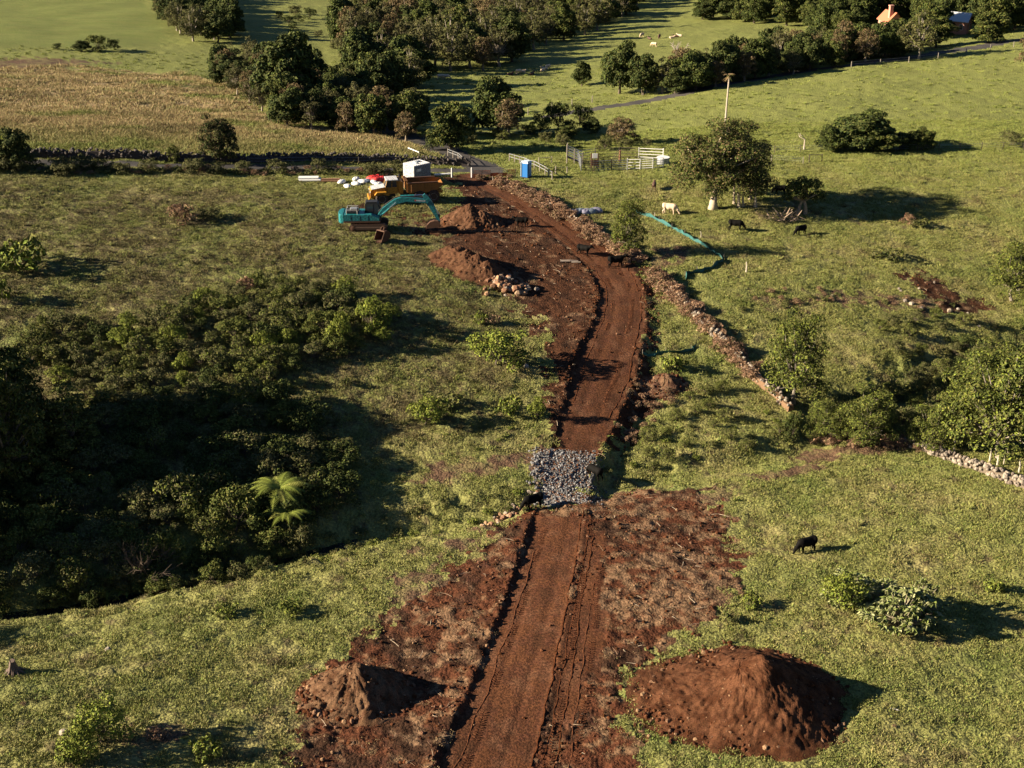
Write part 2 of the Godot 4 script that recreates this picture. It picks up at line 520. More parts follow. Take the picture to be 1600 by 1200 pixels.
func build_land():
	var ts := []
	for t in [-7.0, -4.0, -2.4, -1.6, -1.1, -0.85, -0.7]:
		ts.append(t)
	for i in 621:
		ts.append(-0.6 + 1.2 * i / 620.0)
	for t in [0.7, 0.85, 1.1, 1.6, 2.4, 4.0, 7.0]:
		ts.append(t)
	var ds := [-80.0, -40.0, -10.0, 15.0, 35.0, 46.0]
	var d := 56.0
	while d < 3500.0:
		ds.append(d)
		d *= 1.0028 if d < 300.0 else (1.006 if d < 600.0 else 1.08)
	var nc := ts.size()
	var nr := ds.size()
	var pos := PackedVector3Array()
	var col := PackedColorArray()
	var kinds := PackedByteArray()
	pos.resize(nc * nr)
	col.resize(nc * nr)
	kinds.resize(nc * nr)
	for r in nr:
		var dd: float = ds[r]
		var wide := maxf(dd, 56.0)
		for c in nc:
			var x: float = ts[c] * wide
			var z := -dd
			var k := kind_at(x, z)
			var i := r * nc + c
			kinds[i] = k
			pos[i] = Vector3(x, height(x, z) + relief(k, x, z), z)
			col[i] = land_color(k, x, z)
	var nrm := PackedVector3Array()
	nrm.resize(nc * nr)
	for r in nr:
		for c in nc:
			var e := pos[r * nc + mini(c + 1, nc - 1)] - pos[r * nc + maxi(c - 1, 0)]
			var f := pos[mini(r + 1, nr - 1) * nc + c] - pos[maxi(r - 1, 0) * nc + c]
			nrm[r * nc + c] = e.cross(f).normalized()
	var groups := [["ground", [0, 5, 6, 7], "grass"], ["bare_earth", [1], "soil"], ["dirt_track", [2], "track"], ["gravel_crossing", [3], "gravel"], ["asphalt_road", [4], "asphalt"], ["hill_road", [8], "asphalt"]]
	var group_of := PackedByteArray()
	group_of.resize(9)
	for g in groups.size():
		for k in groups[g][1]:
			group_of[k] = g
	var map := []
	var gp := []
	var gn := []
	var gc := []
	var gi := []
	for g in groups.size():
		var m := PackedInt32Array()
		m.resize(nc * nr)
		m.fill(-1)
		map.append(m)
		gp.append(PackedVector3Array())
		gn.append(PackedVector3Array())
		gc.append(PackedColorArray())
		gi.append(PackedInt32Array())
	for g in groups.size():
		var m: PackedInt32Array = map[g]
		var vp: PackedVector3Array = gp[g]
		var vn: PackedVector3Array = gn[g]
		var vc: PackedColorArray = gc[g]
		var ix: PackedInt32Array = gi[g]
		for r in nr - 1:
			for c in nc - 1:
				var a := r * nc + c
				if group_of[kinds[a]] != g:
					continue
				for q in [a, a + nc, a + 1, a + 1, a + nc, a + nc + 1]:
					if m[q] < 0:
						m[q] = vp.size()
						vp.append(pos[q])
						vn.append(nrm[q])
						vc.append(col[q] if group_of[kinds[q]] == g else land_color(kinds[a], pos[q].x, pos[q].z))
					ix.append(m[q])
		if ix.is_empty():
			continue
		var arr := []
		arr.resize(Mesh.ARRAY_MAX)
		arr[Mesh.ARRAY_VERTEX] = vp
		arr[Mesh.ARRAY_NORMAL] = vn
		arr[Mesh.ARRAY_COLOR] = vc
		arr[Mesh.ARRAY_INDEX] = ix
		var mesh := ArrayMesh.new()
		mesh.add_surface_from_arrays(Mesh.PRIMITIVE_TRIANGLES, arr)
		mesh.surface_set_material(0, M[groups[g][2]])
		var o := MeshInstance3D.new()
		o.name = groups[g][0]
		o.mesh = mesh
		o.set_meta("kind", "structure")
		add_child(o)

func build_creek():
	var s := Shape.new()
	for i in creek.size() - 1:
		for k in 4:
			var a := creek[i].lerp(creek[i + 1], k / 4.0)
			var b := creek[i].lerp(creek[i + 1], (k + 1) / 4.0)
			if i < 1 or i > 3:
				continue
			var dir := (b - a).normalized()
			var w := Vector2(-dir.y, dir.x) * 0.8
			var ya := base_h(a.x, a.y) - along(creek_depth, i + k / 4.0) + 0.14
			var yb := base_h(b.x, b.y) - along(creek_depth, i + (k + 1) / 4.0) + 0.14
			s.quad(v3(a - w, ya), v3(b - w, yb), v3(b + w, yb), v3(a + w, ya))
	var o := s.node("creek_water", M.water)
	o.set_meta("kind", "structure")
	add_child(o)

func v3(p: Vector2, y: float) -> Vector3:
	return Vector3(p.x, y, p.y)

# ---------------------------------------------------------------- shape builder
class Shape:
	var p := PackedVector3Array()
	var c := PackedColorArray()
	var tint := Color.WHITE
	func tri(a: Vector3, b: Vector3, d: Vector3):
		p.append(a); p.append(b); p.append(d)
		c.append(tint); c.append(tint); c.append(tint)
	func quad(a: Vector3, b: Vector3, d: Vector3, e: Vector3):
		tri(a, b, d)
		tri(a, d, e)
	# an eight-cornered block: lower four, upper four, in the same turn
	func hexa(v: Array):
		quad(v[0], v[1], v[2], v[3])
		quad(v[7], v[6], v[5], v[4])
		for i in 4:
			var j := (i + 1) % 4
			quad(v[i], v[i + 4], v[j + 4], v[j])
	func box(at: Vector3, size: Vector3, turn := Basis()):
		var h := size * 0.5
		var v := []
		for y in [-h.y, h.y]:
			for q in [Vector2(-1, -1), Vector2(1, -1), Vector2(1, 1), Vector2(-1, 1)]:
				v.append(at + turn * Vector3(q.x * h.x, y, q.y * h.z))
		hexa(v)
	# box with cut edges
	func cbox(at: Vector3, size: Vector3, cut := 0.05, turn := Basis()):
		var h := size * 0.5
		var a := Vector2(h.x, h.z)
		var ring := []
		for q in [[-1, -1, 1, 0], [1, -1, -1, 0], [1, -1, 0, 1], [1, 1, 0, -1], [1, 1, -1, 0], [-1, 1, 1, 0], [-1, 1, 0, -1], [-1, -1, 0, 1]]:
			ring.append(Vector2(q[0] * a.x + q[2] * cut, q[1] * a.y + q[3] * cut))
		var ys := [-h.y, -h.y + cut, h.y - cut, h.y]
		var ins := [cut, 0.0, 0.0, cut]
		var rows := []
		for k in 4:
			var row := []
			for q in ring:
				var f := Vector2((a.x - ins[k]) / a.x, (a.y - ins[k]) / a.y)
				row.append(at + turn * Vector3(q.x * f.x, ys[k], q.y * f.y))
			rows.append(row)
		loft(rows, true)
	# rows of rings joined; capped at both ends
	func loft(rows: Array, caps := true):
		var n: int = rows[0].size()
		for k in rows.size() - 1:
			for i in n:
				var j := (i + 1) % n
				quad(rows[k][i], rows[k + 1][i], rows[k + 1][j], rows[k][j])
		if caps:
			for i in range(1, n - 1):
				tri(rows[0][0], rows[0][i], rows[0][i + 1])
				var e: Array = rows[-1]
				tri(e[0], e[i + 1], e[i])
	func tube(pts: Array, radii: Array, sides := 6, caps := true):
		var rows := []
		for k in pts.size():
			var dir: Vector3 = (pts[mini(k + 1, pts.size() - 1)] - pts[maxi(k - 1, 0)]).normalized()
			var a := dir.cross(Vector3.FORWARD if absf(dir.z) < 0.85 else Vector3.UP).normalized()
			var b := dir.cross(a)
			var row := []
			for i in sides:
				var t := TAU * i / sides
				row.append(pts[k] + (a * cos(t) + b * sin(t)) * radii[k])
			rows.append(row)
		loft(rows, caps)
	# flat outline in the x-y plane, given depth along z
	func slab(pts: Array, z0: float, z1: float):
		var poly := PackedVector2Array()
		for q in pts:
			poly.append(Vector2(q[0], q[1]))
		var ix := Geometry2D.triangulate_polygon(poly)
		for i in range(0, ix.size(), 3):
			var a := poly[ix[i]]
			var b := poly[ix[i + 1]]
			var d := poly[ix[i + 2]]
			tri(Vector3(a.x, a.y, z0), Vector3(b.x, b.y, z0), Vector3(d.x, d.y, z0))
			tri(Vector3(a.x, a.y, z1), Vector3(d.x, d.y, z1), Vector3(b.x, b.y, z1))
		for i in poly.size():
			var a := poly[i]
			var b := poly[(i + 1) % poly.size()]
			quad(Vector3(a.x, a.y, z0), Vector3(a.x, a.y, z1), Vector3(b.x, b.y, z1), Vector3(b.x, b.y, z0))
	# ring profile [radius, offset] turned about the z axis through at
	func wheel(at: Vector3, prof: Array, sides := 18):
		var rows := []
		for q in prof:
			var row := []
			for i in sides:
				var t := TAU * i / sides
				row.append(at + Vector3(cos(t) * q[0], sin(t) * q[0], q[1]))
			rows.append(row)
		loft(rows, true)
	func diamond(at: Vector3, out: Vector3, length: float, width: float, spin: float):
		var a := out.cross(Vector3.UP if absf(out.y) < 0.9 else Vector3.RIGHT).normalized()
		var b := out.cross(a).normalized()
		var l := (a * cos(spin) + b * sin(spin)) * length
		var w := (b * cos(spin) - a * sin(spin)) * width
		var bend := out * length * 0.18
		tri(at - l - bend, at + w, at + l - bend)
		tri(at - l - bend, at + l - bend, at - w)
	func mesh() -> ArrayMesh:
		var arr := []
		arr.resize(Mesh.ARRAY_MAX)
		arr[Mesh.ARRAY_VERTEX] = p
		arr[Mesh.ARRAY_COLOR] = c
		var m := ArrayMesh.new()
		m.add_surface_from_arrays(Mesh.PRIMITIVE_TRIANGLES, arr)
		return m
	func smooth() -> ArrayMesh:
		var st := SurfaceTool.new()
		st.begin(Mesh.PRIMITIVE_TRIANGLES)
		st.set_smooth_group(0)
		for i in p.size():
			st.set_color(c[i])
			st.add_vertex(p[i])
		st.generate_normals()
		return st.commit()
	func node(called: String, m: Material, soft := false) -> MeshInstance3D:
		var o := MeshInstance3D.new()
		o.name = called
		o.mesh = smooth() if soft else mesh()
		o.mesh.surface_set_material(0, m)
		return o

func part(parent: Node3D, called: String, s: Shape, m: Material, soft := false) -> MeshInstance3D:
	var o := s.node(called, m, soft)
	parent.add_child(o, true)
	return o

func numbered(called: String) -> String:
	var n: int = taken.get(called, 0)
	taken[called] = n + 1
	return called if n == 0 else "%s_%03d" % [called, n]

func tag(o: Node, label: String, category: String, group := "", kind := ""):
	o.set_meta("label", label)
	o.set_meta("category", category)
	if group:
		o.set_meta("group", group)
	if kind:
		o.set_meta("kind", kind)

func thing(called: String, label: String, category: String, at := Vector3.ZERO, turn := 0.0, group := "") -> Node3D:
	var o := Node3D.new()
	o.name = numbered(called)
	o.position = at
	o.rotation.y = turn
	tag(o, label, category, group)
	add_child(o)
	return o

# one mesh as a whole thing
func single(called: String, s: Shape, m: Material, label: String, category: String, at := Vector3.ZERO, turn := 0.0, group := "", soft := false) -> MeshInstance3D:
	var o := s.node(numbered(called), m, soft)
	o.position = at
	o.rotation.y = turn
	tag(o, label, category, group)
	add_child(o)
	return o

func copy(src: Node3D, label: String, group := "") -> Node3D:
	var stem := src.name.rsplit("_", true, 1)
	var called: String = stem[0] if stem.size() == 2 and stem[1].is_valid_int() else String(src.name)
	var o: Node3D = src.duplicate()
	o.name = numbered(called)
	o.set_meta("label", label)
	if group:
		o.set_meta("group", group)
	add_child(o)
	return o

# ---------------------------------------------------------------- ground cover
func blade_patch(s: int, side: float, count: int, low: float, high: float, wide: float, tufts: int) -> ArrayMesh:
	var r := RandomNumberGenerator.new()
	r.seed = s
	var sh := Shape.new()
	var spots := []
	for i in tufts:
		spots.append(Vector3(r.randf_range(-0.5, 0.5) * side, 0, r.randf_range(-0.5, 0.5) * side))
	for i in count:
		var at := Vector3(r.randf_range(-0.5, 0.5) * side, -0.02, r.randf_range(-0.5, 0.5) * side)
		var tall := r.randf_range(low, high)
		if spots and i % 2 == 0:
			at = spots[r.randi() % spots.size()] + Vector3(r.randfn(), 0, r.randfn()) * 0.10 * side
			at.y = -0.02
			tall *= 1.35
		var turn := r.randf() * TAU
		var lean := Vector3(r.randfn(), 0, r.randfn()) * tall * 0.55
		var w := Vector3(cos(turn), 0, sin(turn)) * wide * r.randf_range(0.6, 1.3)
		var g := r.randf_range(0.7, 1.3)
		var hue: Color = [Color(0.75, 1.05, 0.7), Color(1.35, 1.1, 1.2), Color(0.45, 0.48, 0.45), Color(1.45, 1.4, 1.1), Color(1, 1, 0.9)][r.randi() % 5]
		sh.tint = Color(g * hue.r, g * hue.g, g * hue.b)
		sh.tri(at - w, at + lean + Vector3.UP * tall, at + w)
	return sh.mesh()

func scatter(called: String, label: String, category: String, meshes: Array, spots: Array, tints: Array, m: Material):
	var whole := Node3D.new()
	whole.name = numbered(called)
	tag(whole, label, category, "", "stuff")
	add_child(whole)
	for k in meshes.size():
		var mine := []
		for i in range(k, spots.size(), meshes.size()):
			mine.append(i)
		if mine.is_empty():
			continue
		meshes[k].surface_set_material(0, m)
		var mm := MultiMesh.new()
		mm.transform_format = MultiMesh.TRANSFORM_3D
		mm.use_colors = true
		mm.mesh = meshes[k]
		mm.instance_count = mine.size()
		for i in mine.size():
			mm.set_instance_transform(i, spots[mine[i]])
			mm.set_instance_color(i, tints[mine[i]])
		var o := MultiMeshInstance3D.new()
		o.name = "blades"
		o.multimesh = mm
		o.set_meta("kind", "stuff")
		whole.add_child(o, true)

func lie(x: float, z: float, y: float, size: float, turn: float) -> Transform3D:
	var e := 0.6
	var n := Vector3(height(x - e, z) - height(x + e, z), 2.0 * e, height(x, z - e) - height(x, z + e)).normalized()
	var f := Vector3(cos(turn), 0, sin(turn))
	var a := f.cross(n).normalized()
	return Transform3D(Basis(a, n, a.cross(n)).scaled(Vector3.ONE * size), Vector3(x, y, z))

func ground_cover():
	var r := RandomNumberGenerator.new()
	r.seed = 99
	var spots := []
	var tints := []
	var straw := []
	var straw_tint := []
	var hay := []
	var hay_tint := []
	while spots.size() < 30000:
		var d := sqrt(lerpf(60.0 * 60.0, 225.0 * 225.0, r.randf()))
		var x := r.randf_range(-0.5, 0.5) * d
		var k := kind_at(x, -d)
		var y := height(x, -d) + relief(k, x, -d)
		if k == 0:
			spots.append(lie(x, -d, y, r.randf_range(0.8, 1.25), r.randf() * TAU))
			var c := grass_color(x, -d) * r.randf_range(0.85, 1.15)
			c.a = 1.0
			tints.append(c)
		elif k == 6 or (k == 1 and patch2.get_noise_2d(x, -d) + 0.6 * patch.get_noise_2d(x * 0.9, -d * 0.9 + 33.0) + straw_bias(x, -d) > 0.15):
			straw.append(lie(x, -d, y, r.randf_range(0.35, 0.9), r.randf() * TAU))
			straw_tint.append(Color(0.31, 0.205, 0.120) * r.randf_range(0.55, 1.15))
		elif k == 5:
			hay.append(lie(x, -d, y, r.randf_range(0.9, 1.5), r.randf() * TAU))
			hay_tint.append(land_color(5, x, -d) * r.randf_range(0.85, 1.15))
	for i in 6000:
		var d := r.randf_range(200.0, 300.0)
		var x := r.randf_range(-0.5, 0.05) * d
		if kind_at(x, -d) == 5:
			hay.append(lie(x, -d, height(x, -d), r.randf_range(1.0, 1.8), r.randf() * TAU))
			hay_tint.append(land_color(5, x, -d) * r.randf_range(0.85, 1.15))
	var clump := []
	var clump_tint := []
	while clump.size() < 6500:
		var d := sqrt(lerpf(95.0 * 95.0, 330.0 * 330.0, r.randf()))
		var x := r.randf_range(-0.46, 0.46) * d
		var k := kind_at(x, -d)
		if (k != 0 and k != 5) or patch2.get_noise_2d(x * 0.4, -d * 0.4) < -0.1:
			continue
		clump.append(lie(x, -d, height(x, -d) + relief(k, x, -d), r.randf_range(0.45, 1.05), r.randf() * TAU))
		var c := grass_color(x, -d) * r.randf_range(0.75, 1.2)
		if k == 5:
			c = Color(0.30, 0.23, 0.11) * r.randf_range(0.6, 1.1)
		c.a = 1.0
		clump_tint.append(c)
	for c in [straw_tint, hay_tint]:
		for i in c.size():
			c[i].a = 1.0
	var ms := []
	for i in 5:
		ms.append(blade_patch(300 + i, 1.3, 130, 0.05, 0.14, 0.030, 5))
	scatter("pasture_grass", "short grazed olive green grass covering the paddocks", "grass", ms, spots, tints, M.blade)
	ms = []
	for i in 3:
		ms.append(blade_patch(320 + i, 1.3, 70, 0.02, 0.09, 0.03, 3))
	scatter("dry_straw", "dry straw and dead grass strewn over the disturbed red earth", "straw", ms, straw, straw_tint, M.blade)
	ms = []
	for i in 3:
		ms.append(blade_patch(340 + i, 1.6, 130, 0.10, 0.30, 0.035, 6))
	scatter("hay_grass", "tall dry golden grass in the field beyond the stone wall", "grass", ms, hay, hay_tint, M.blade)
	ms = []
	for i in 4:
		ms.append(blade_patch(360 + i, 0.9, 60, 0.12, 0.34, 0.05, 1))
	scatter("rank_tussocks", "rank uneaten tussocks dotted over the paddocks and hillside", "grass", ms, clump, clump_tint, M.blade)

# ---------------------------------------------------------------- plants
func rnd(s: int) -> RandomNumberGenerator:
	var r := RandomNumberGenerator.new()
	r.seed = s
	return r

func on_ball(r: RandomNumberGenerator) -> Vector3:
	return Vector3(r.randfn(), r.randfn(), r.randfn()).normalized()

# blobs: [centre, radius]; leaves spread over and just inside each blob
func leaves(s: Shape, r: RandomNumberGenerator, blobs: Array, per_area: float, size: float, slim: float, tones: Array, droop := 0.0):
	for b in blobs:
		var at: Vector3 = b[0]
		var rad: float = b[1]
		var n := int(per_area * 12.6 * rad * rad) + 3
		var tone := r.randf_range(0.80, 1.2)
		for i in n:
			var out := on_ball(r)
			if out.y < -0.35:
				out.y *= -0.4
				out = out.normalized()
			var p := at + Vector3(out.x, out.y * 0.82, out.z) * rad * (0.62 + 0.45 * sqrt(r.randf()))
			var hidden := false
			for q in blobs:
				if q[0] != at and p.distance_squared_to(q[0]) < q[1] * q[1] * 0.3:
					hidden = true
					break
			if hidden:
				continue
			var c: Color = tones[r.randi() % tones.size()]
			var g := tone * r.randf_range(0.75, 1.25)
			s.tint = Color(c.r * g, c.g * g, c.b * g)
			var face := (out + on_ball(r) * 0.75 + Vector3.UP * 0.25).normalized()
			var k := size * r.randf_range(0.65, 1.3)
			s.diamond(p - Vector3.UP * droop * r.randf() * rad, face, k, k * slim, r.randf() * TAU)

# an uneven crown: blobs in an egg of the given half width and half height
func crown_blobs(r: RandomNumberGenerator, at: Vector3, wide: float, tall: float, n: int, small: float, large: float, low_cut := -0.5) -> Array:
	var out := []
	for i in n:
		var q := on_ball(r)
		if q.y < low_cut:
			q.y = absf(q.y) * 0.6
		var f := pow(r.randf(), 0.45) * r.randf_range(0.72, 1.0)
		out.append([at + Vector3(q.x * wide, q.y * tall, q.z * wide) * f, wide * r.randf_range(small, large)])
	for i in int(n * 0.4):
		var a := r.randf() * TAU
		var f := sqrt(r.randf()) * 0.95
		out.append([at + Vector3(cos(a) * wide * f, -tall * r.randf_range(0.35, 0.95), sin(a) * wide * f), wide * r.randf_range(small, large)])
	return out

func limbs(s: Shape, r: RandomNumberGenerator, foot: Vector3, fork: Vector3, thick: float, blobs: Array, share: float, tint: Color, sides := 6):
	s.tint = tint
	var m: Vector3 = foot.lerp(fork, 0.5) + Vector3(r.randfn(), 0, r.randfn()) * thick * 0.5
	s.tube([foot - Vector3.UP * 0.4, foot + Vector3.UP * 0.15, m, fork], [thick * 1.5, thick * 1.15, thick * 0.85, thick * 0.62], sides)
	for b in blobs:
		if r.randf() > share:
			continue
		var end: Vector3 = b[0]
		var knee: Vector3 = fork.lerp(end, 0.5) + Vector3(r.randfn(), r.randf() * 1.5 - 0.3, r.randfn()) * b[1] * 0.3
		s.tube([fork - Vector3.UP * thick, knee, end], [thick * 0.5, thick * 0.3, thick * 0.1], 4)

# a tree one unit... in metres: [height, half width of crown, trunk share of height]
func tree_kind(called: String, s: int, o: Dictionary) -> Node3D:
	var r := rnd(s)
	var t := Node3D.new()
	t.name = called
	var h: float = o.h
	var w: float = o.w
	var foot: float = o.get("bare", 0.15) * h
	var tall := (h - foot) * 0.5
	var at := Vector3(r.randfn() * 0.05 * w, foot + tall, r.randfn() * 0.05 * w)
	var blobs := crown_blobs(r, at, w * o.get("fill", 0.78), tall * o.get("fill", 0.8), o.n, o.get("small", 0.2), o.get("large", 0.36), o.get("low", -0.85))
	var sh := Shape.new()
	limbs(sh, r, Vector3.ZERO, Vector3(at.x * 0.5, foot + tall * 0.35, at.z * 0.5), o.get("thick", h * 0.03), blobs, o.get("limbs", 0.4), o.get("bark", Color(0.16, 0.13, 0.10)))
	part(t, "trunk", sh, M.bark)
	sh = Shape.new()
	leaves(sh, r, blobs, o.dens, o.leaf, o.get("slim", 0.5), o.tones, o.get("droop", 0.0))
	part(t, "crown", sh, M.leaf)
	return t

const DARK := [Color(0.036, 0.050, 0.014), Color(0.052, 0.064, 0.018), Color(0.074, 0.080, 0.025), Color(0.026, 0.038, 0.013)]
const MIDG := [Color(0.068, 0.086, 0.019), Color(0.098, 0.108, 0.026), Color(0.050, 0.066, 0.016), Color(0.125, 0.122, 0.034)]
const OLIVE := [Color(0.098, 0.094, 0.036), Color(0.120, 0.108, 0.046), Color(0.072, 0.074, 0.030), Color(0.085, 0.088, 0.040)]
const BROWN := [Color(0.130, 0.090, 0.046), Color(0.100, 0.072, 0.036), Color(0.160, 0.115, 0.060), Color(0.085, 0.085, 0.032)]
const LIME := [Color(0.150, 0.180, 0.029), Color(0.186, 0.204, 0.037), Color(0.108, 0.144, 0.024)]
const GREYG := [Color(0.239, 0.250, 0.110), Color(0.297, 0.297, 0.149), Color(0.174, 0.203, 0.068), Color(0.131, 0.162, 0.040)]
const DEAD := [Color(0.30, 0.19, 0.115), Color(0.20, 0.115, 0.075), Color(0.38, 0.26, 0.165), Color(0.16, 0.090, 0.060)]
var K := {}

func plant_kinds():
	K.round_a = tree_kind("evergreen_tree", 1, {"h": 10.0, "w": 4.9, "bare": 0.02, "n": 62, "dens": 8.5, "leaf": 0.27, "tones": DARK, "limbs": 0.3})
	K.round_b = tree_kind("evergreen_tree", 2, {"h": 10.0, "w": 5.4, "bare": 0.04, "n": 70, "dens": 8.0, "leaf": 0.28, "tones": DARK + [MIDG[0]], "limbs": 0.3})
	K.round_c = tree_kind("evergreen_tree", 3, {"h": 10.0, "w": 4.5, "bare": 0.0, "n": 58, "dens": 8.5, "leaf": 0.27, "tones": MIDG + DARK, "limbs": 0.3})
	K.gum_a = tree_kind("gum_tree", 4, {"h": 10.0, "w": 4.0, "bare": 0.14, "n": 38, "dens": 8.0, "leaf": 0.25, "slim": 0.32, "tones": OLIVE, "limbs": 0.8, "small": 0.18, "large": 0.32, "bark": Color(0.34, 0.29, 0.23), "droop": 0.5})
	K.gum_b = tree_kind("gum_tree", 5, {"h": 10.0, "w": 4.6, "bare": 0.10, "n": 44, "dens": 8.0, "leaf": 0.25, "slim": 0.32, "tones": OLIVE + [MIDG[1]], "limbs": 0.8, "small": 0.17, "large": 0.30, "bark": Color(0.38, 0.33, 0.27), "droop": 0.5})
	K.brown_a = tree_kind("brown_leaved_tree", 6, {"h": 10.0, "w": 3.6, "bare": 0.08, "n": 42, "dens": 7.5, "leaf": 0.24, "slim": 0.35, "tones": BROWN, "limbs": 0.8, "bark": Color(0.30, 0.24, 0.18), "droop": 0.4})
	K.wattle_a = tree_kind("wattle_tree", 7, {"h": 8.0, "w": 3.4, "bare": 0.03, "n": 84, "dens": 24.0, "leaf": 0.10, "tones": MIDG + [DARK[1], LIME[0]], "limbs": 0.6, "small": 0.16, "large": 0.30, "bark": Color(0.30, 0.26, 0.21), "thick": 0.16})
	K.wattle_b = tree_kind("wattle_tree", 8, {"h": 8.0, "w": 4.0, "bare": 0.0, "n": 96, "dens": 26.0, "leaf": 0.10, "tones": MIDG + [DARK[1], DARK[2], LIME[0]], "limbs": 0.6, "small": 0.13, "large": 0.28, "bark": Color(0.30, 0.26, 0.21), "thick": 0.17})
	K.cypress = tree_kind("round_conifer", 9, {"h": 7.2, "w": 3.1, "bare": 0.02, "n": 60, "dens": 24.0, "leaf": 0.14, "tones": DARK + [BROWN[1], BROWN[1], OLIVE[2]], "limbs": 0.2, "fill": 0.86, "small": 0.2, "large": 0.32, "low": -1.0})
	K.tall_a = tree_kind("tall_tree", 10, {"h": 14.0, "w": 5.0, "bare": 0.04, "n": 110, "dens": 11.0, "leaf": 0.18, "tones": MIDG + [DARK[0], OLIVE[0]], "limbs": 0.6, "small": 0.14, "large": 0.27, "bark": Color(0.24, 0.2, 0.16), "thick": 0.26})
	K.tall_b = tree_kind("tall_tree", 11, {"h": 14.0, "w": 5.6, "bare": 0.02, "n": 120, "dens": 10.0, "leaf": 0.18, "tones": MIDG + DARK, "limbs": 0.6, "small": 0.14, "large": 0.26, "bark": Color(0.24, 0.2, 0.16), "thick": 0.28})
	var seedn := 30
	for q in [["shrub_dark", DARK + [MIDG[0]]], ["shrub_mid", MIDG], ["shrub_olive", OLIVE + [MIDG[0]]], ["shrub_lime", LIME + [MIDG[1]]], ["shrub_mix", MIDG + OLIVE + [LIME[0]]]]:
		for v in 2:
			K[q[0] + str(v)] = tree_kind("leafy_shrub", seedn, {"h": 2.4, "w": 1.7, "bare": 0.0, "n": 26, "dens": 38.0, "leaf": 0.085, "tones": q[1], "limbs": 0.7, "small": 0.20, "large": 0.36, "low": -0.2, "thick": 0.05, "fill": 0.85})
			seedn += 1
	K.low_lime = tree_kind("low_weed", 50, {"h": 0.7, "w": 1.1, "bare": 0.0, "n": 16, "dens": 40.0, "leaf": 0.085, "tones": LIME + MIDG, "limbs": 0.5, "small": 0.18, "large": 0.30, "low": 0.0, "thick": 0.02})
	K.low_mid = tree_kind("low_weed", 51, {"h": 0.7, "w": 1.1, "bare": 0.0, "n": 14, "dens": 40.0, "leaf": 0.085, "tones": MIDG + OLIVE, "limbs": 0.5, "small": 0.18, "large": 0.30, "low": 0.0, "thick": 0.02})
	K.dead_a = tree_kind("dry_weed", 52, {"h": 0.8, "w": 0.75, "bare": 0.0, "n": 16, "dens": 42.0, "leaf": 0.10, "slim": 0.22, "tones": DEAD, "limbs": 1.0, "small": 0.22, "large": 0.42, "low": 0.0, "thick": 0.02, "bark": Color(0.25, 0.16, 0.10)})
	K.dead_b = tree_kind("dry_weed", 53, {"h": 0.8, "w": 0.9, "bare": 0.0, "n": 18, "dens": 38.0, "leaf": 0.10, "slim": 0.22, "tones": DEAD + [OLIVE[0]], "limbs": 1.0, "small": 0.22, "large": 0.42, "low": 0.0, "thick": 0.02, "bark": Color(0.25, 0.16, 0.10)})
	K.twiggy = twig_bush(54)
	K.tobacco = tobacco(55)
	K.tobacco_b = tobacco(56)
	K.tree_fern = fern(57, 2.6, 2.2, 16)
	K.fern = fern(58, 0.3, 1.5, 11)
	K.palm = palm(59)
	K.bare_tree = bare_tree(60, 6.0, Color(0.42, 0.36, 0.31), 5)
	K.stump = bare_tree(61, 3.4, Color(0.62, 0.52, 0.42), 1)

func twig_bush(s: int) -> Node3D:
	var r := rnd(s)
	var t := Node3D.new()
	t.name = "twiggy_shrub"
	var sh := Shape.new()
	sh.tint = Color(0.17, 0.13, 0.105)
	for i in 26:
		var q := on_ball(r)
		q.y = absf(q.y) + 0.4
		q = q.normalized() * r.randf_range(1.6, 2.7)
		var m := q * 0.5 + on_ball(r) * 0.2
		sh.tube([Vector3.ZERO, m, q], [0.045, 0.028, 0.008], 4)
		for k in 14:
			var f := m.lerp(q, r.randf())
			sh.tube([f, f + (q.normalized() + on_ball(r) * 0.9) * r.randf_range(0.3, 0.7)], [0.014, 0.005], 3)
	part(t, "branches", sh, M.bark)
	sh = Shape.new()
	leaves(sh, r, crown_blobs(r, Vector3(0, 1.5, 0), 1.6, 0.9, 22, 0.12, 0.22), 14.0, 0.09, 0.4, [OLIVE[2], BROWN[1], MIDG[2]])
	part(t, "sparse_leaves", sh, M.leaf)
	return t

# wild tobacco: rosettes of big soft grey-green leaves on forked stems
func tobacco(s: int) -> Node3D:
	var r := rnd(s)
	var t := Node3D.new()
	t.name = "broad_leaved_shrub"
	var sh := Shape.new()
	var st := Shape.new()
	st.tint = Color(0.30, 0.26, 0.18)
	for i in 60:
		var q := on_ball(r)
		var top := Vector3(q.x * r.randf_range(0.6, 1.4), 0.5 + absf(q.y) * r.randf_range(0.6, 1.6), q.z * r.randf_range(0.6, 1.4))
		var m := Vector3(top.x * 0.35, top.y * 0.55, top.z * 0.35) + on_ball(r) * 0.1
		st.tube([Vector3(q.x, -0.3, q.z) * 0.12, m, top], [0.05, 0.035, 0.015], 5)
		var n := 22
		for k in n:
			var a := TAU * k / n + r.randf() * 0.4
			var up := r.randf_range(-0.5, 0.9)
			var dir := Vector3(cos(a), up, sin(a)).normalized()
			var l := r.randf_range(0.13, 0.25)
			var c: Color = GREYG[r.randi() % 4]
			sh.tint = c * r.randf_range(0.75, 1.15)
			var side := dir.cross(Vector3.UP).normalized() * l * 0.3
			var mid_p := top + dir * l * 0.55 + Vector3.UP * 0.03
			var tip := top + dir * l * 1.15 - Vector3.UP * l * 0.35
			sh.tri(top, mid_p + side, tip)
			sh.tri(top, tip, mid_p - side)
	part(t, "stems", st, M.bark)
	part(t, "leaves", sh, M.leaf)
	return t

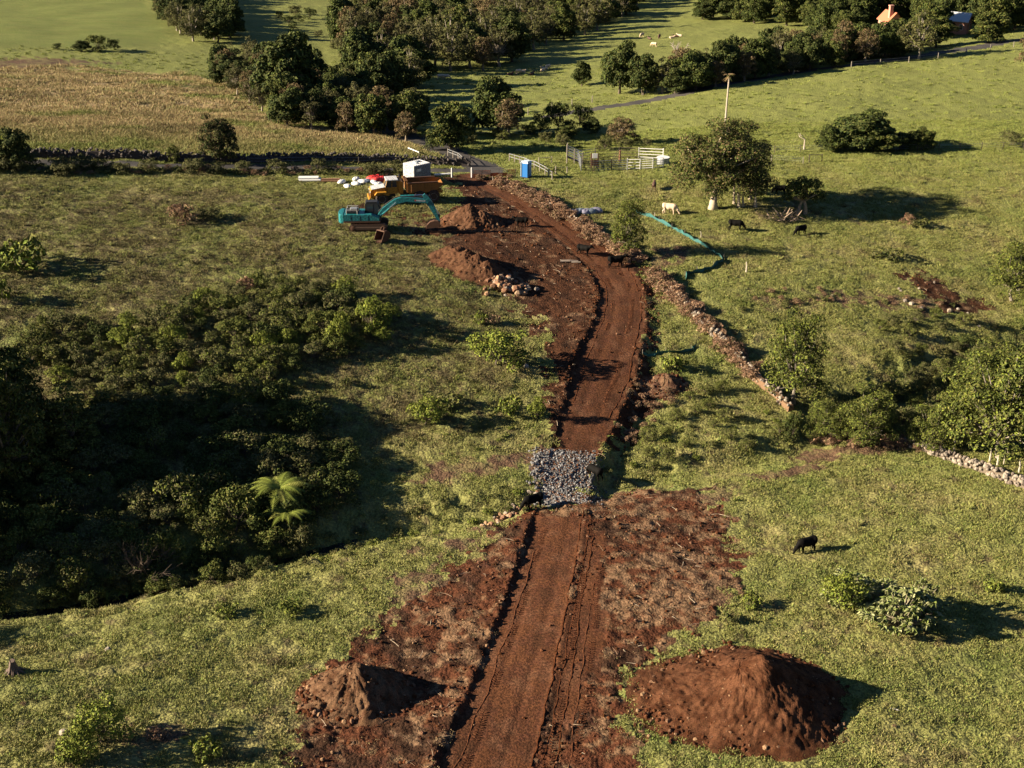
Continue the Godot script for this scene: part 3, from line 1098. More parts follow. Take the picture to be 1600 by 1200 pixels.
func frond(sh: Shape, r: RandomNumberGenerator, root: Vector3, turn: float, reach: float, lift: float, tones: Array, wide: float):
	var out := Vector3(cos(turn), 0, sin(turn))
	var side := Vector3(-out.z, 0, out.x)
	var n := 22
	var last := root
	var c: Color = tones[r.randi() % tones.size()]
	for k in n:
		var f := (k + 1.0) / n
		var p := root + out * reach * f + Vector3.UP * (lift * f * 2.0 - (lift + reach * 0.42) * f * f)
		var dir := (p - last)
		var w := wide * sin(PI * pow(f, 0.6)) + 0.02
		for e in [-1.0, 1.0]:
			sh.tint = c * r.randf_range(0.8, 1.2)
			var tip: Vector3 = p + side * e * w + dir * 0.9 - Vector3.UP * w * 0.25
			sh.tri(last, tip, last + dir * 0.75)
		last = p

func fern(s: int, trunk: float, reach: float, n: int) -> Node3D:
	var r := rnd(s)
	var t := Node3D.new()
	t.name = "tree_fern" if trunk > 1.0 else "ground_fern"
	var sh := Shape.new()
	sh.tint = Color(0.06, 0.04, 0.03)
	sh.tube([Vector3(0, -0.5, 0), Vector3(0.05, trunk * 0.5, 0), Vector3(0, trunk, 0)], [0.14, 0.11, 0.13], 7)
	part(t, "trunk", sh, M.bark)
	for i in n:
		sh = Shape.new()
		frond(sh, r, Vector3(0, trunk - 0.03, 0), TAU * i / n + r.randf() * 0.3, reach * r.randf_range(0.75, 1.0), reach * r.randf_range(0.15, 0.5), [Color(0.175, 0.205, 0.040), Color(0.13, 0.16, 0.030), Color(0.205, 0.212, 0.052)], reach * 0.22)
		part(t, "frond", sh, M.leaf)
	return t

func palm(s: int) -> Node3D:
	var r := rnd(s)
	var t := Node3D.new()
	t.name = "cabbage_palm"
	var sh := Shape.new()
	sh.tint = Color(0.55, 0.47, 0.38)
	sh.tube([Vector3(0, -0.5, 0), Vector3(0.05, 4.5, 0), Vector3(0.16, 9.0, 0)], [0.2, 0.13, 0.12], 8)
	part(t, "trunk", sh, M.bark)
	for i in 22:
		sh = Shape.new()
		frond(sh, r, Vector3(0.16, 8.95, 0), r.randf() * TAU, r.randf_range(0.8, 1.25), r.randf_range(-0.5, 1.0), [Color(0.18, 0.13, 0.06), Color(0.12, 0.13, 0.04), Color(0.24, 0.17, 0.09)], 0.3)
		part(t, "frond", sh, M.leaf)
	return t

func bare_tree(s: int, h: float, tint: Color, forks: int) -> Node3D:
	var r := rnd(s)
	var t := Node3D.new()
	t.name = "dead_tree"
	var sh := Shape.new()
	sh.tint = tint
	sh.tube([Vector3(0, -0.4, 0), Vector3(0.1, h * 0.25, 0), Vector3(-0.05, h * 0.5, 0.05)], [h * 0.05, h * 0.036, h * 0.026], 7)
	var tips := [[Vector3(-0.05, h * 0.5, 0.05), h * 0.026]]
	for lvl in 3:
		var next := []
		for q in tips:
			for k in (2 if forks == 1 else 3):
				var dir := (on_ball(r) + Vector3.UP * 0.9).normalized()
				var e: Vector3 = q[0] + dir * h * (0.26 - 0.06 * lvl)
				sh.tube([q[0], q[0].lerp(e, 0.5) + on_ball(r) * 0.06 * h * 0.3, e], [q[1], q[1] * 0.75, q[1] * 0.45], 4)
				next.append([e, q[1] * 0.5])
		tips = next
		if forks == 1 and lvl == 1:
			break
	part(t, "branches", sh, M.bark)
	return t

func metres(px: float, p: Vector3) -> float:
	var dep := (p - EYE).dot(Basis(Vector3.RIGHT, -PITCH) * Vector3.FORWARD)
	return px * dep / FOCAL

# plants one of a kind; used kinds are copied, so that all share their meshes
func put(kind: String, at: Vector3, size: Vector3, turn: float, label: String, category: String, group := "", called := "") -> Node3D:
	var o: Node3D = K[kind].duplicate()
	var stem: String = called if called else String(K[kind].name)
	o.name = numbered(stem)
	o.position = at - Vector3.UP * 0.05
	o.rotation.y = turn
	o.scale = size
	tag(o, label, category, group)
	add_child(o)
	return o

# base at (u, v) of the photograph, crown wide_px across and tall_px high
const SIZE := {"round_a": [4.6, 9.8], "round_b": [5.0, 9.8], "round_c": [4.2, 9.8], "gum_a": [3.8, 9.6], "gum_b": [4.3, 9.6], "brown_a": [3.4, 9.6], "wattle_a": [3.0, 7.6], "wattle_b": [3.5, 7.6], "cypress": [3.1, 7.2], "tall_a": [4.5, 13.5], "tall_b": [5.0, 13.5]}
func tree_at(kind: String, u: float, v: float, wide_px: float, tall_px: float, label: String, group := "", category := "tree", called := "") -> Node3D:
	var p := on_land(u, v)
	var sz: Array = SIZE.get(kind, [1.75, 2.5])
	var w: float = metres(wide_px, p) / (2.0 * sz[0])
	var h: float = metres(tall_px, p) / cos(PITCH) / sz[1]
	return put(kind, p, Vector3(w, h, w), rng.randf() * TAU, label, category, group, called)

func fill(poly_px: Array, gap: float, kinds: Array, low: float, high: float, label: String, category: String, group: String, s: int, called := "", tries := 4000, squash := 1.0):
	var poly := outline(poly_px, true)
	var box := bounds(poly, 0.0)
	var r := rnd(s)
	var have := []
	for i in tries:
		var p := box.position + Vector2(r.randf(), r.randf()) * box.size
		if not Geometry2D.is_point_in_polygon(p, poly):
			continue
		var ok := true
		for q in have:
			if p.distance_squared_to(q) < gap * gap:
				ok = false
				break
		if not ok:
			continue
		have.append(p)
		var k: String = kinds[r.randi() % kinds.size()]
		var g := r.randf_range(low, high)
		var f := g * r.randf_range(0.85, 1.15) * squash
		var look := ""
		for q in [["dark", "dark"], ["lime", "bright"], ["olive", "olive"], ["mix", "mottled"], ["mid", "green"], ["gum", "grey green"], ["brown", "brownish"], ["round_a", "dark"], ["round_b", "deep green"], ["round_c", "green"], ["dead", "brown"]]:
			if k.contains(q[0]):
				look = q[1]
		var size := "small " if g < lerpf(low, high, 0.33) else ("large " if g > lerpf(low, high, 0.67) else "")
		var across := int(clampf((p.x - box.position.x) / box.size.x * 5.0, 0.0, 4.0))
		var deep := int(clampf((p.y - box.position.y) / box.size.y * 3.0, 0.0, 2.0))
		var place: String = ["far", "middle", "near"][deep] + " " + ["left end", "left part", "centre", "right part", "right end"][across]
		put(k, v3(p, ground_y(p.x, p.y)), Vector3(g, f, g), r.randf() * TAU, size + look + " " + label + ", " + place, category, group, called)

func vegetation():
	plant_kinds()
	# far woods and hedgerows
	fill([[545,112],[530,78],[575,45],[560,0],[600,-40],[1040,-45],[990,16],[930,50],[850,78],[820,100],[740,112],[690,118],[645,138],[622,158],[600,178],[570,150]], 6.6, ["round_a", "round_b", "round_c", "gum_a", "gum_b", "gum_a", "brown_a", "gum_b"], 0.85, 1.25, "tree of the dense valley forest behind the road", "tree", "forest trees in the valley", 401, "forest_tree")
	fill([[340,128],[400,112],[470,122],[520,150],[590,185],[648,205],[636,222],[560,212],[480,203],[430,194],[392,166]], 3.9, ["round_c", "round_b", "round_a", "gum_a", "brown_a"], 0.55, 0.85, "tree in the thicket below the hay field", "tree", "thicket trees beside the hay field", 402, "thicket_tree")
	fill([[1110,30],[1260,42],[1300,56],[1345,52],[1362,34],[1425,34],[1445,62],[1475,60],[1482,36],[1520,36],[1530,56],[1600,50],[1660,0],[1600,-4],[1100,-4]], 6.2, ["round_a", "round_b", "round_c", "round_c"], 0.75, 1.2, "tree in the wood around the pink house", "tree", "wood around the house", 403, "woodland_tree")
	fill([[252,30],[246,0],[256,-30],[335,-30],[345,20],[368,60],[330,74],[290,64]], 5.0, ["round_a", "round_b", "gum_b"], 0.75, 1.0, "tree in the belt beside the mown green field", "tree", "tree belt by the mown field", 404, "belt_tree")
	fill([[1050,150],[1120,136],[1200,122],[1290,108],[1400,92],[1405,80],[1290,90],[1180,104],[1060,128]], 3.7, ["round_a", "round_b", "round_c", "brown_a", "gum_a"], 0.6, 0.95, "tree in the hedgerow along the hill road", "tree", "hedgerow trees along the hill road", 405, "hedgerow_tree")
	fill([[560,30],[540,60],[535,78],[420,30],[440,20]], 9.0, ["shrub_olive0", "shrub_dark1"], 0.9, 1.6, "low bush on the far green slope", "shrub", "bushes on the far slope", 406)
	tree_at("round_b", 448, 168, 118, 118, "largest domed tree on the edge of the hay field thicket")
	tree_at("round_a", 575, 130, 80, 75, "dark spreading tree left of the forest edge")
	tree_at("round_b", 778, 208, 92, 88, "broad domed tree behind the asphalt road bend")
	tree_at("round_c", 705, 232, 78, 74, "dense rounded tree beside the asphalt road")
	tree_at("brown_a", 795, 214, 56, 62, "brown tinged gum in front of the broad domed tree")
	tree_at("gum_a", 640, 196, 60, 60, "pale grey green gum left of the road")
	tree_at("shrub_olive0", 738, 224, 24, 16, "clipped looking round bush at the road verge", "", "shrub")
	tree_at("shrub_dark0", 676, 234, 30, 26, "small dark bush at the inside of the road bend", "", "shrub")
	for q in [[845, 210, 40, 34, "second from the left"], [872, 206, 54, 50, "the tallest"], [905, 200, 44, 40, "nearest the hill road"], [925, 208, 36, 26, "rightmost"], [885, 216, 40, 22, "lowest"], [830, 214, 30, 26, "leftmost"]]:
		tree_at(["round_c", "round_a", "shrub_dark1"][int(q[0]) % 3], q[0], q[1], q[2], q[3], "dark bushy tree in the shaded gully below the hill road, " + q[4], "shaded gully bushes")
	tree_at("brown_a", 972, 224, 54, 42, "olive brown spreading tree standing alone behind the stockyard")
	tree_at("round_a", 909, 134, 36, 42, "round dark tree with bare trunk left of the hill road trees")
	tree_at("round_b", 968, 146, 72, 82, "tallest dark tree beside the hill road")
	tree_at("round_a", 1005, 148, 66, 68, "dark tree right of the tallest hill road tree")
	tree_at("gum_b", 1035, 146, 50, 54, "spreading tree with pale limbs over the hill road")
	put("bare_tree", on_land(1062, 122), Vector3.ONE * 1.25, 0.4, "leafless grey tree above the hedgerow", "tree")
	tree_at("gum_b", 1436, 92, 72, 70, "wide flat crowned tree with pale trunk by the hill road")
	tree_at("round_b", 1312, 96, 70, 52, "dense dark tree in front of the pink house")
	tree_at("round_c", 1462, 74, 60, 50, "dark spreading tree beside the iron roofed shed")
	tree_at("round_c", 1545, 66, 70, 50, "leafy tree right of the iron roofed shed")
	tree_at("brown_a", 1606, 110, 44, 62, "brownish tree at the right edge of the hillside")
	tree_at("round_a", 1098, 30, 44, 30, "lone dark tree at the top of the far paddock")
	for q in [[128, 80, 34, 18, "second"], [155, 80, 44, 28, "largest"], [178, 78, 26, 20, "rightmost"], [90, 78, 20, 12, "leftmost"]]:
		tree_at(["round_a", "round_c", "shrub_dark0", "shrub_mid1"][int(q[0]) % 4], q[0], q[1], q[2], q[3], q[4] + " small dark tree on the near edge of the mown field", "trees on the edge of the mown field")
	tree_at("cypress", 342, 252, 66, 76, "tall round dark conifer beside the lane wall")
	tree_at("shrub_mid0", 272, 254, 26, 30, "small upright bush by the lane left of the conifer", "", "shrub")
	tree_at("round_a", 24, 262, 62, 66, "ragged dark tree over the lane at the left edge")
	tree_at("shrub_lime0", 5, 240, 50, 40, "light green bush behind the ragged dark tree", "", "shrub")
	for q in [[1300, 234, 62, 40, "leftmost"], [1345, 234, 110, 62, "tallest"], [1380, 236, 70, 40, "middle"], [1412, 234, 46, 30, "lowest"], [1440, 234, 46, 36, "rightmost"]]:
		tree_at(["round_c", "round_b", "round_a"][int(q[0]) % 3], q[0], q[1], q[2], q[3], q[4] + " dark evergreen in the clump behind the paddock fence", "evergreen clump behind the paddock fence")
	tree_at("shrub_olive1", 1580, 226, 50, 22, "grey green bush on the hillside at the right", "", "shrub")
	put("palm", on_land(1132, 212), Vector3.ONE * 1.06, 0.0, "very tall thin palm rising behind the fig tree", "palm")
	put("stump", on_land(1256, 234), Vector3.ONE * 0.95, 1.0, "bleached dead tree trunk beside the evergreen clump", "tree")
	fig_tree()
	# right-hand creek trees
	tree_at("wattle_a", 1240, 632, 112, 158, "upright bushy tree with pale forked trunk by the stone wall")
	tree_at("wattle_b", 1352, 690, 112, 92, "rounded tree above the brown bank at the creek corner")
	tree_at("wattle_b", 1290, 690, 80, 70, "low bushy tree at the end of the stone wall")
	tree_at("wattle_b", 1560, 716, 190, 190, "largest bushy tree on the right beyond the lower stone wall")
	tree_at("wattle_a", 1500, 690, 110, 110, "bushy tree left of the largest right hand tree")
	tree_at("wattle_b", 1625, 640, 130, 120, "bushy tree cut by the right edge of the view")
	tree_at("wattle_a", 981, 398, 62, 96, "leaning tree with pale stem at the foot of the weedy wall")
	tree_at("wattle_b", 1455, 700, 90, 80, "bushy tree between the wall corner and the large right hand trees")
	tree_at("wattle_a", 1545, 640, 130, 110, "bushy tree behind the largest right hand tree")
	tree_at("wattle_a", 1580, 470, 86, 104, "bright bushy tree at the right edge above the bare bank")
	tree_at("wattle_b", 1620, 500, 80, 80, "shorter tree behind the bright bushy tree on the right")
	tree_at("shrub_dark0", 1236, 690, 40, 56, "narrow upright dark shrub at the creek bend", "", "shrub")
	fill([[1300,655],[1400,610],[1480,570],[1560,560],[1600,600],[1480,660],[1420,690],[1330,690]], 2.0, ["shrub_dark0", "shrub_mid1", "shrub_mix0", "shrub_olive0"], 0.6, 1.1, "shrub in the creek thicket on the right", "shrub", "creek thicket shrubs on the right", 410)
	fill([[1360,520],[1430,490],[1560,500],[1600,530],[1500,560],[1400,570]], 2.6, ["shrub_olive0", "shrub_mid1", "shrub_mix1", "shrub_olive1"], 0.4, 0.8, "scrubby bush below the bare bank", "shrub", "scrub below the bare bank", 411)
	fill([[950,742],[1100,720],[1240,690],[1225,650],[1180,640],[1090,672],[1000,700],[950,722]], 1.7, ["low_mid", "low_lime", "shrub_mix0"], 0.35, 0.7, "low weed by the creek right of the track", "weed", "creek bank weeds on the right", 412)
	fill([[1010,690],[1060,620],[1130,610],[1110,650],[1040,690]], 1.8, ["shrub_mix1", "shrub_mid0", "low_mid"], 0.4, 0.62, "bush on the fill bank right of the track", "shrub", "bushes on the fill bank", 413)
	# left-hand scrub
	tree_at("tall_a", 20, 770, 150, 240, "tall leafy tree at the left edge of the dark gully")
	tree_at("tall_b", -60, 690, 190, 290, "tall tree just beyond the left edge of the view above the gully")
	tree_at("tall_b", -190, 790, 200, 330, "second tall tree beyond the left edge of the view")
	tree_at("tall_a", -170, 890, 190, 230, "tall tree beyond the left edge nearest the lower paddock")
	tree_at("tall_a", -60, 860, 140, 170, "tall tree at the lower left edge of the gully")
	tree_at("tall_b", -330, 1010, 150, 150, "tree beyond the left edge that shades the paddock corner")
	tree_at("tall_b", 34, 702, 130, 190, "tall tree whose crown stands at the left edge above the scrub")
	tree_at("tall_a", 110, 720, 120, 130, "dark tree in the shaded heart of the gully")
	fill([[40,565],[72,518],[230,508],[330,475],[430,452],[540,462],[610,500],[598,540],[520,560],[432,590],[440,640],[300,660],[150,640]], 1.75, ["shrub_mid0", "shrub_mid1", "shrub_mix0", "shrub_mix1", "shrub_olive0", "shrub_olive1", "shrub_lime0", "shrub_dark0"], 0.65, 1.15, "shrub in the sunlit scrub on the left slope", "shrub", "sunlit scrub on the left slope", 420, "", 6000)
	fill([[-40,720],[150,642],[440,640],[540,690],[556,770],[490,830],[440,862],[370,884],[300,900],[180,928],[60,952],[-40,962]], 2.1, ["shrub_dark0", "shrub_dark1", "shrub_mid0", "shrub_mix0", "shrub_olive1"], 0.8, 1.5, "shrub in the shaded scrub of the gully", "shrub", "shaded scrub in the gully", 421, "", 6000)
	for q in [["shrub_mid0", 60, 850, 100, 70, "pale leaved shrub on the gully's near edge at far left"], ["shrub_olive0", 75, 862, 60, 44, "rounded olive shrub under the pale leaved one"], ["shrub_mix0", 115, 930, 80, 66, "tangled shrub beside the ground fern"], ["shrub_mid1", 330, 880, 80, 60, "leafy shrub right of the twiggy brown bush"], ["shrub_mix1", 300, 800, 110, 80, "yellow green shrub left of the tree fern"], ["shrub_mid0", 370, 830, 100, 80, "leafy shrub below the tree fern"], ["shrub_olive0", 470, 860, 60, 50, "grey green shrub at the creek near the grassy hummocks"], ["shrub_lime0", 530, 545, 50, 60, "bright green shrub at the right end of the sunlit scrub"], ["shrub_lime1", 580, 520, 60, 66, "bright shrub on the right tip of the sunlit scrub"]]:
		tree_at(q[0], q[1], q[2], q[3], q[4], q[5], "", "shrub")
	fill([[-40,975],[180,945],[400,895],[480,872],[440,850],[300,888],[180,915],[-40,948]], 1.5, ["shrub_dark1", "shrub_olive0", "shrub_mix0", "low_mid", "shrub_mid1"], 0.5, 0.95, "shrub overhanging the creek at the gully foot", "shrub", "creek edge shrubs on the left", 422)
	put("twiggy", on_land(225, 905), Vector3.ONE * 1.35, 0.3, "brown twiggy half bare bush at the gully edge", "shrub")
	put("tree_fern", on_land(440, 812), Vector3(1.35, 1.15, 1.35), 0.0, "yellow green tree fern standing above the dark scrub", "fern")
	put("tree_fern", on_land(452, 838), Vector3(1.1, 0.9, 1.1), 2.0, "smaller tree fern crown below the taller one", "fern")
	put("fern", on_land(170, 928), Vector3.ONE * 1.1, 0.0, "clump of bright ferns at the foot of the twiggy bush", "fern")
	put("fern", on_land(200, 925), Vector3.ONE * 0.9, 1.0, "fern clump nearest the twiggy bush's stem", "fern")
	# single bushes and weeds on the paddocks
	var low := [["low_lime", 30, 420, 120, 46, "sprawling yellow green weed patch at the left edge"], ["low_lime", 4, 470, 40, 40, "green shrub cut by the left edge above the scrub"], ["dead_b", 285, 345, 70, 24, "dry brown thicket in the middle of the upper paddock"], ["shrub_olive0", 330, 342, 36, 22, "green bush right of the dry brown thicket"], ["dead_a", 385, 460, 50, 26, "dark dead heap above the scrub"], ["low_lime", 750, 505, 30, 20, "small bright weed left of the bare earth"], ["shrub_lime1", 775, 570, 86, 56, "large bright green bush left of the track"], ["shrub_lime0", 665, 665, 60, 46, "bright weed clump above the shaded hollow"], ["low_mid", 540, 602, 26, 14, "small tuft on the slope right of the scrub"], ["low_lime", 795, 645, 60, 26, "low green weeds on the slope beside the track"], ["shrub_lime0", 838, 655, 30, 36, "pointed bright bush against the track bank"], ["low_mid", 700, 640, 70, 26, "flat green weed patch in the middle of the slope"], ["low_lime", 1052, 578, 50, 26, "bright weeds below the short silt fence"], ["low_lime", 352, 962, 52, 20, "flat bright weed patch on the lower paddock"], ["low_lime", 455, 960, 56, 24, "flat weed patch nearer the track on the lower paddock"], ["shrub_lime1", 158, 1160, 84, 74, "bright green bush in the bottom left corner"], ["shrub_lime0", 128, 1182, 70, 56, "lower bright bush touching the bottom left corner bush"], ["low_lime", 110, 1192, 60, 26, "trailing weeds below the bottom left bush"], ["low_lime", 322, 1184, 66, 34, "bright weed clump right of the brush heap"], ["dead_a", 245, 1150, 60, 16, "brown brush heap in the bottom left shadow"], ["low_lime", 1172, 948, 44, 26, "green weeds at the right edge of the bare earth"], ["low_mid", 1140, 972, 36, 18, "small weeds near the big soil mound"], ["shrub_lime0", 1310, 950, 70, 60, "bright green bush joined to the broad leaved shrub"], ["low_lime", 1555, 925, 44, 24, "yellow green weed clump right of the broad leaved shrubs"], ["low_mid", 1440, 356, 40, 14, "dry tuft in the middle of the right paddock"], ["dead_b", 1420, 350, 30, 14, "dry brown tuft in the fig tree paddock"], ["low_mid", 1390, 405, 70, 14, "flat green hummock above the bare bank"], ["shrub_dark1", 1505, 545, 40, 20, "dark shrub at the top of the creek gully"], ["dead_b", 770, 505, 40, 12, "dead weeds at the edge of the bare earth"]]
	for q in low:
		var p := on_land(q[1], q[2])
		var sz: float = 1.2 if q[0].begins_with("low") or q[0].begins_with("dead") else 1.75
		var ht := 0.8 if sz < 1.5 else 2.5
		var g: float = metres(q[3], p) / (2.0 * sz) * 1.25
		put(q[0], p, Vector3(g, metres(q[4], p) / ht * 1.2, g), rng.randf() * TAU, q[5], "weed" if sz < 1.5 else "shrub")
	put("tobacco", on_land(1408, 980), Vector3(2.0, 1.7, 2.0), 0.0, "grey green broad leaved shrub right of the bright green bush", "shrub")
	put("tobacco_b", on_land(1330, 940), Vector3(1.7, 1.25, 1.7), 1.0, "left hand broad leaved shrub with grey leaves", "shrub")
	put("tobacco", on_land(1375, 950), Vector3(1.55, 1.3, 1.55), 2.2, "middle broad leaved shrub between the other two", "shrub")
	put("tobacco_b", on_land(1440, 960), Vector3(1.2, 1.5, 1.2), 3.2, "rightmost broad leaved grey shrub by its long shadow", "shrub")
	# grassy hummocks by the creek left of the crossing
	fill([[460,872],[560,812],[640,795],[740,775],[830,770],[830,800],[760,812],[700,830],[600,850],[480,890]], 1.5, ["low_mid", "low_mid", "low_lime"], 0.55, 1.0, "tussock on the creek bank left of the crossing", "tussock", "creek bank tussocks", 430, "grass_tussock", 3000, 0.8)
	fill([[700,650],[840,610],[850,690],[760,705],[650,690]], 2.2, ["low_mid", "low_lime"], 0.25, 0.5, "weed tuft on the slope left of the track", "weed", "small weeds on the slope", 431)
	# odd weeds over the open paddocks
	for q in [[[[1180,800],[1600,790],[1600,1180],[1380,1180],[1360,1010],[1180,960]], 7.5, 440, "lower right paddock"], [[[0,1000],[560,880],[600,940],[440,1080],[430,1190],[0,1190]], 7.0, 441, "lower left paddock"], [[[40,300],[520,300],[560,380],[640,430],[560,450],[400,440],[120,480],[40,400]], 8.5, 442, "upper left paddock"], [[[1050,280],[1590,260],[1590,360],[1500,410],[1200,420],[1130,380]], 9.0, 443, "fig tree paddock"]]:
		fill(q[0], q[1], ["low_mid", "low_lime", "dead_b", "low_mid"], 0.16, 0.42, "weed in the " + q[3], "weed", "odd weeds in the " + q[3], q[2], "paddock_weed", 900, 0.7)
	# rank growth along the lane
	fill([[-20,268],[200,272],[420,274],[630,278],[640,271],[420,267],[200,264],[-20,258]], 0.95, ["low_mid", "dead_b", "low_mid", "shrub_olive0"], 0.75, 1.15, "rank weed on the verge of the lane", "weed", "verge weeds along the lane", 432, "verge_weed", 5000, 0.9)
	fill([[880,215],[1000,222],[1040,232],[1030,240],[880,232],[770,225],[760,215]], 3.0, ["shrub_olive0", "low_mid", "shrub_mix1", "low_lime"], 0.5, 0.9, "scrubby bush behind the stockyard", "shrub", "bushes behind the stockyard", 433)

func fig_tree():
	var r := rnd(71)
	var p := on_land(1114, 326)
	var t := thing("fig_tree", "huge spreading fig tree with pale buttressed trunks in the paddock", "tree", p)
	var blobs := crown_blobs(r, Vector3(0.9, 6.9, -1.0), 6.6, 4.9, 130, 0.13, 0.24, -0.8)
	var sh := Shape.new()
	var tint := Color(0.60, 0.50, 0.36)
	limbs(sh, r, Vector3.ZERO, Vector3(0.2, 4.0, -0.3), 0.42, blobs.slice(0, 60), 0.5, tint, 9)
	sh.tube([Vector3(0, -0.3, 0), Vector3(0, 0.35, 0), Vector3(0, 1.4, 0)], [0.8, 0.56, 0.42], 12)
	part(t, "trunk", sh, M.bark, true)
	for q in [[3.4, -0.2, 0.22], [4.0, -0.5, 0.14], [5.6, -0.4, 0.2], [5.4, -3.4, 0.24], [3.0, -1.6, 0.16]]:
		sh = Shape.new()
		sh.tint = tint
		var foot := Vector3(q[0], ground_y(p.x + q[0], p.z + q[1]) - p.y, q[1])
		sh.tube([foot - Vector3.UP * 0.3, foot + Vector3.UP * 0.25, foot + Vector3(-0.1, 1.4, 0), Vector3(q[0] * 0.95, 3.0, q[1])], [q[2] * 1.8, q[2] * 1.2, q[2] * 0.8, q[2] * 0.6], 7)
		part(t, "trunk", sh, M.bark)
	sh = Shape.new()
	leaves(sh, r, blobs, 15.0, 0.15, 0.5, DARK + MIDG + [BROWN[0], BROWN[1], OLIVE[1]])
	part(t, "crown", sh, M.leaf)
	# the smaller fig with a torn side
	p = on_land(1258, 335)
	t = thing("fig_tree", "smaller broken fig tree with pale splayed trunks", "tree", p)
	blobs = crown_blobs(r, Vector3(-0.4, 3.5, 0), 2.7, 1.6, 40, 0.18, 0.3, -0.5)
	sh = Shape.new()
	limbs(sh, r, Vector3.ZERO, Vector3(-0.3, 2.0, 0), 0.26, blobs, 0.5, Color(0.5, 0.38, 0.26), 7)
	sh.tube([Vector3(-1.0, -0.2, 0.2), Vector3(-0.8, 1.2, 0.1), Vector3(-0.4, 2.2, 0)], [0.3, 0.18, 0.12], 6)
	part(t, "trunk", sh, M.bark)
	sh = Shape.new()
	leaves(sh, r, blobs, 11.0, 0.17, 0.5, MIDG + DARK)
	part(t, "crown", sh, M.leaf)
	# fallen limbs in front of it
	p = on_land(1236, 342)
	t = thing("fallen_branch", "bleached fallen limbs lying below the smaller fig tree", "branch", p)
	sh = Shape.new()
	sh.tint = Color(0.42, 0.32, 0.23)
	for i in 14:
		var a := Vector3(r.randf_range(-2.8, 0.8), r.randf_range(-0.1, 0.2), r.randf_range(-0.6, 1.4))
		var b := a + Vector3(r.randf_range(-1.6, 1.8), r.randf_range(0.1, 1.7), r.randf_range(-0.8, 0.6))
		sh.tube([a, a.lerp(b, 0.5) + on_ball(r) * 0.2, b], [0.05, 0.085, 0.05], 5)
	part(t, "limb", sh, M.bark)
	sh = Shape.new()
	sh.tint = Color(0.30, 0.22, 0.16)
	for i in 150:
		var a := Vector3(r.randf_range(-4.5, 0.8), r.randf_range(0.0, 0.9), r.randf_range(-0.8, 1.5))
		sh.tube([a, a + on_ball(r) * Vector3(1, 0.6, 1) * r.randf_range(0.4, 1.1)], [0.025, 0.01], 3)
	part(t, "twigs", sh, M.bark)

# ---------------------------------------------------------------- earthworks
# cones: [x, z, top, slope] about the middle; the heap is the highest of them, roughened
func heap_mesh(at: Vector3, radius: float, cones: Array, rough: float, tones: Array, s: int) -> Shape:
	var sh := Shape.new()
	var n1 := noise_field(s, 0.5, 4)
	var n2 := noise_field(s + 1, 2.2, 3)
	var rings := int(clampf(radius / 0.11, 30, 84))
	var segs := int(rings * 2.6)
	var pts := []
	var cols := []
	for k in rings + 1:
		var row := []
		var crow := []
		for i in segs:
			var a := TAU * i / segs
			var q := Vector2(cos(a), sin(a)) * radius * k / rings
			var top := -9.0
			for c in cones:
				var dist := Vector2(q.x - c[0], q.y - c[1]).length()
				top = maxf(top, cone(c, (sqrt(dist * dist + 0.03) - 0.173) * (1.0 + 0.16 * n1.get_noise_2d(a * 1.5 + c[0], c[1]))))
			var w := at.x + q.x
			var z := at.z + q.y
			top += (n1.get_noise_2d(w, z) * 0.16 + n2.get_noise_2d(w, z) * 0.11 + n2.get_noise_2d(w * 2.6, z * 2.6) * 0.05) * rough * smoothstep(-0.2, 0.6, top)
			var g := ground_y(w, z) - at.y
			row.append(Vector3(q.x, g + maxf(top, -0.25) if top < 0.0 else g + top, q.y))
			var t := clampf(0.5 + 0.9 * n2.get_noise_2d(w * 0.7, z * 0.7) + 1.3 * n1.get_noise_2d(w * 1.3, z * 1.3), 0.0, 1.0)
			crow.append(tones[0].lerp(tones[1], t))
		pts.append(row)
		cols.append(crow)
	for k in rings:
		for i in segs:
			var j := (i + 1) % segs
			if maxf(maxf(pts[k][i].y - ground_rel(at, pts[k][i]), pts[k][j].y - ground_rel(at, pts[k][j])), maxf(pts[k + 1][i].y - ground_rel(at, pts[k + 1][i]), 0.0)) < -0.2:
				continue
			for q in [[k, i], [k + 1, j], [k + 1, i], [k, i], [k, j], [k + 1, j]]:
				sh.p.append(pts[q[0]][q[1]])
				sh.c.append(cols[q[0]][q[1]])
	return sh

# a tipped cone with slightly hollow sides
func cone(c: Array, dist: float) -> float:
	var f: float = 1.0 - dist * c[3] / c[2]
	return c[2] * (pow(f, 1.22) if f > 0.0 else f)

func ground_rel(at: Vector3, q: Vector3) -> float:
	return ground_y(at.x + q.x, at.z + q.z) - at.y

var ROCKS := {}
# a small set of lumpy stones for each tone
func rocks(key: String, tones: Array, m: String, s: int) -> Array:
	if ROCKS.has(key):
		return ROCKS[key]
	var r := rnd(s)
	var out := []
	for v in 8:
		var sh := Shape.new()
		var c: Color = tones[v % tones.size()]
		sh.tint = c * r.randf_range(0.8, 1.15)
		var rows := []
		var skew := Vector3(r.randf_range(0.75, 1.2), r.randf_range(0.6, 0.9), r.randf_range(0.7, 1.1))
		for k in 4:
			var y: float = [-0.5, -0.22, 0.26, 0.5][k]
			var rad: float = [0.26, 0.52, 0.48, 0.24][k]
			var row := []
			for i in 6:
				var a := TAU * i / 6.0 + r.randf() * 0.5
				row.append(Vector3(cos(a) * rad * r.randf_range(0.8, 1.15), y * r.randf_range(0.8, 1.1), sin(a) * rad * r.randf_range(0.8, 1.15)) * skew)
			rows.append(row)
		sh.loft(rows)
		var me := sh.mesh()
		me.surface_set_material(0, M[m])
		out.append(me)
	ROCKS[key] = out
	return out

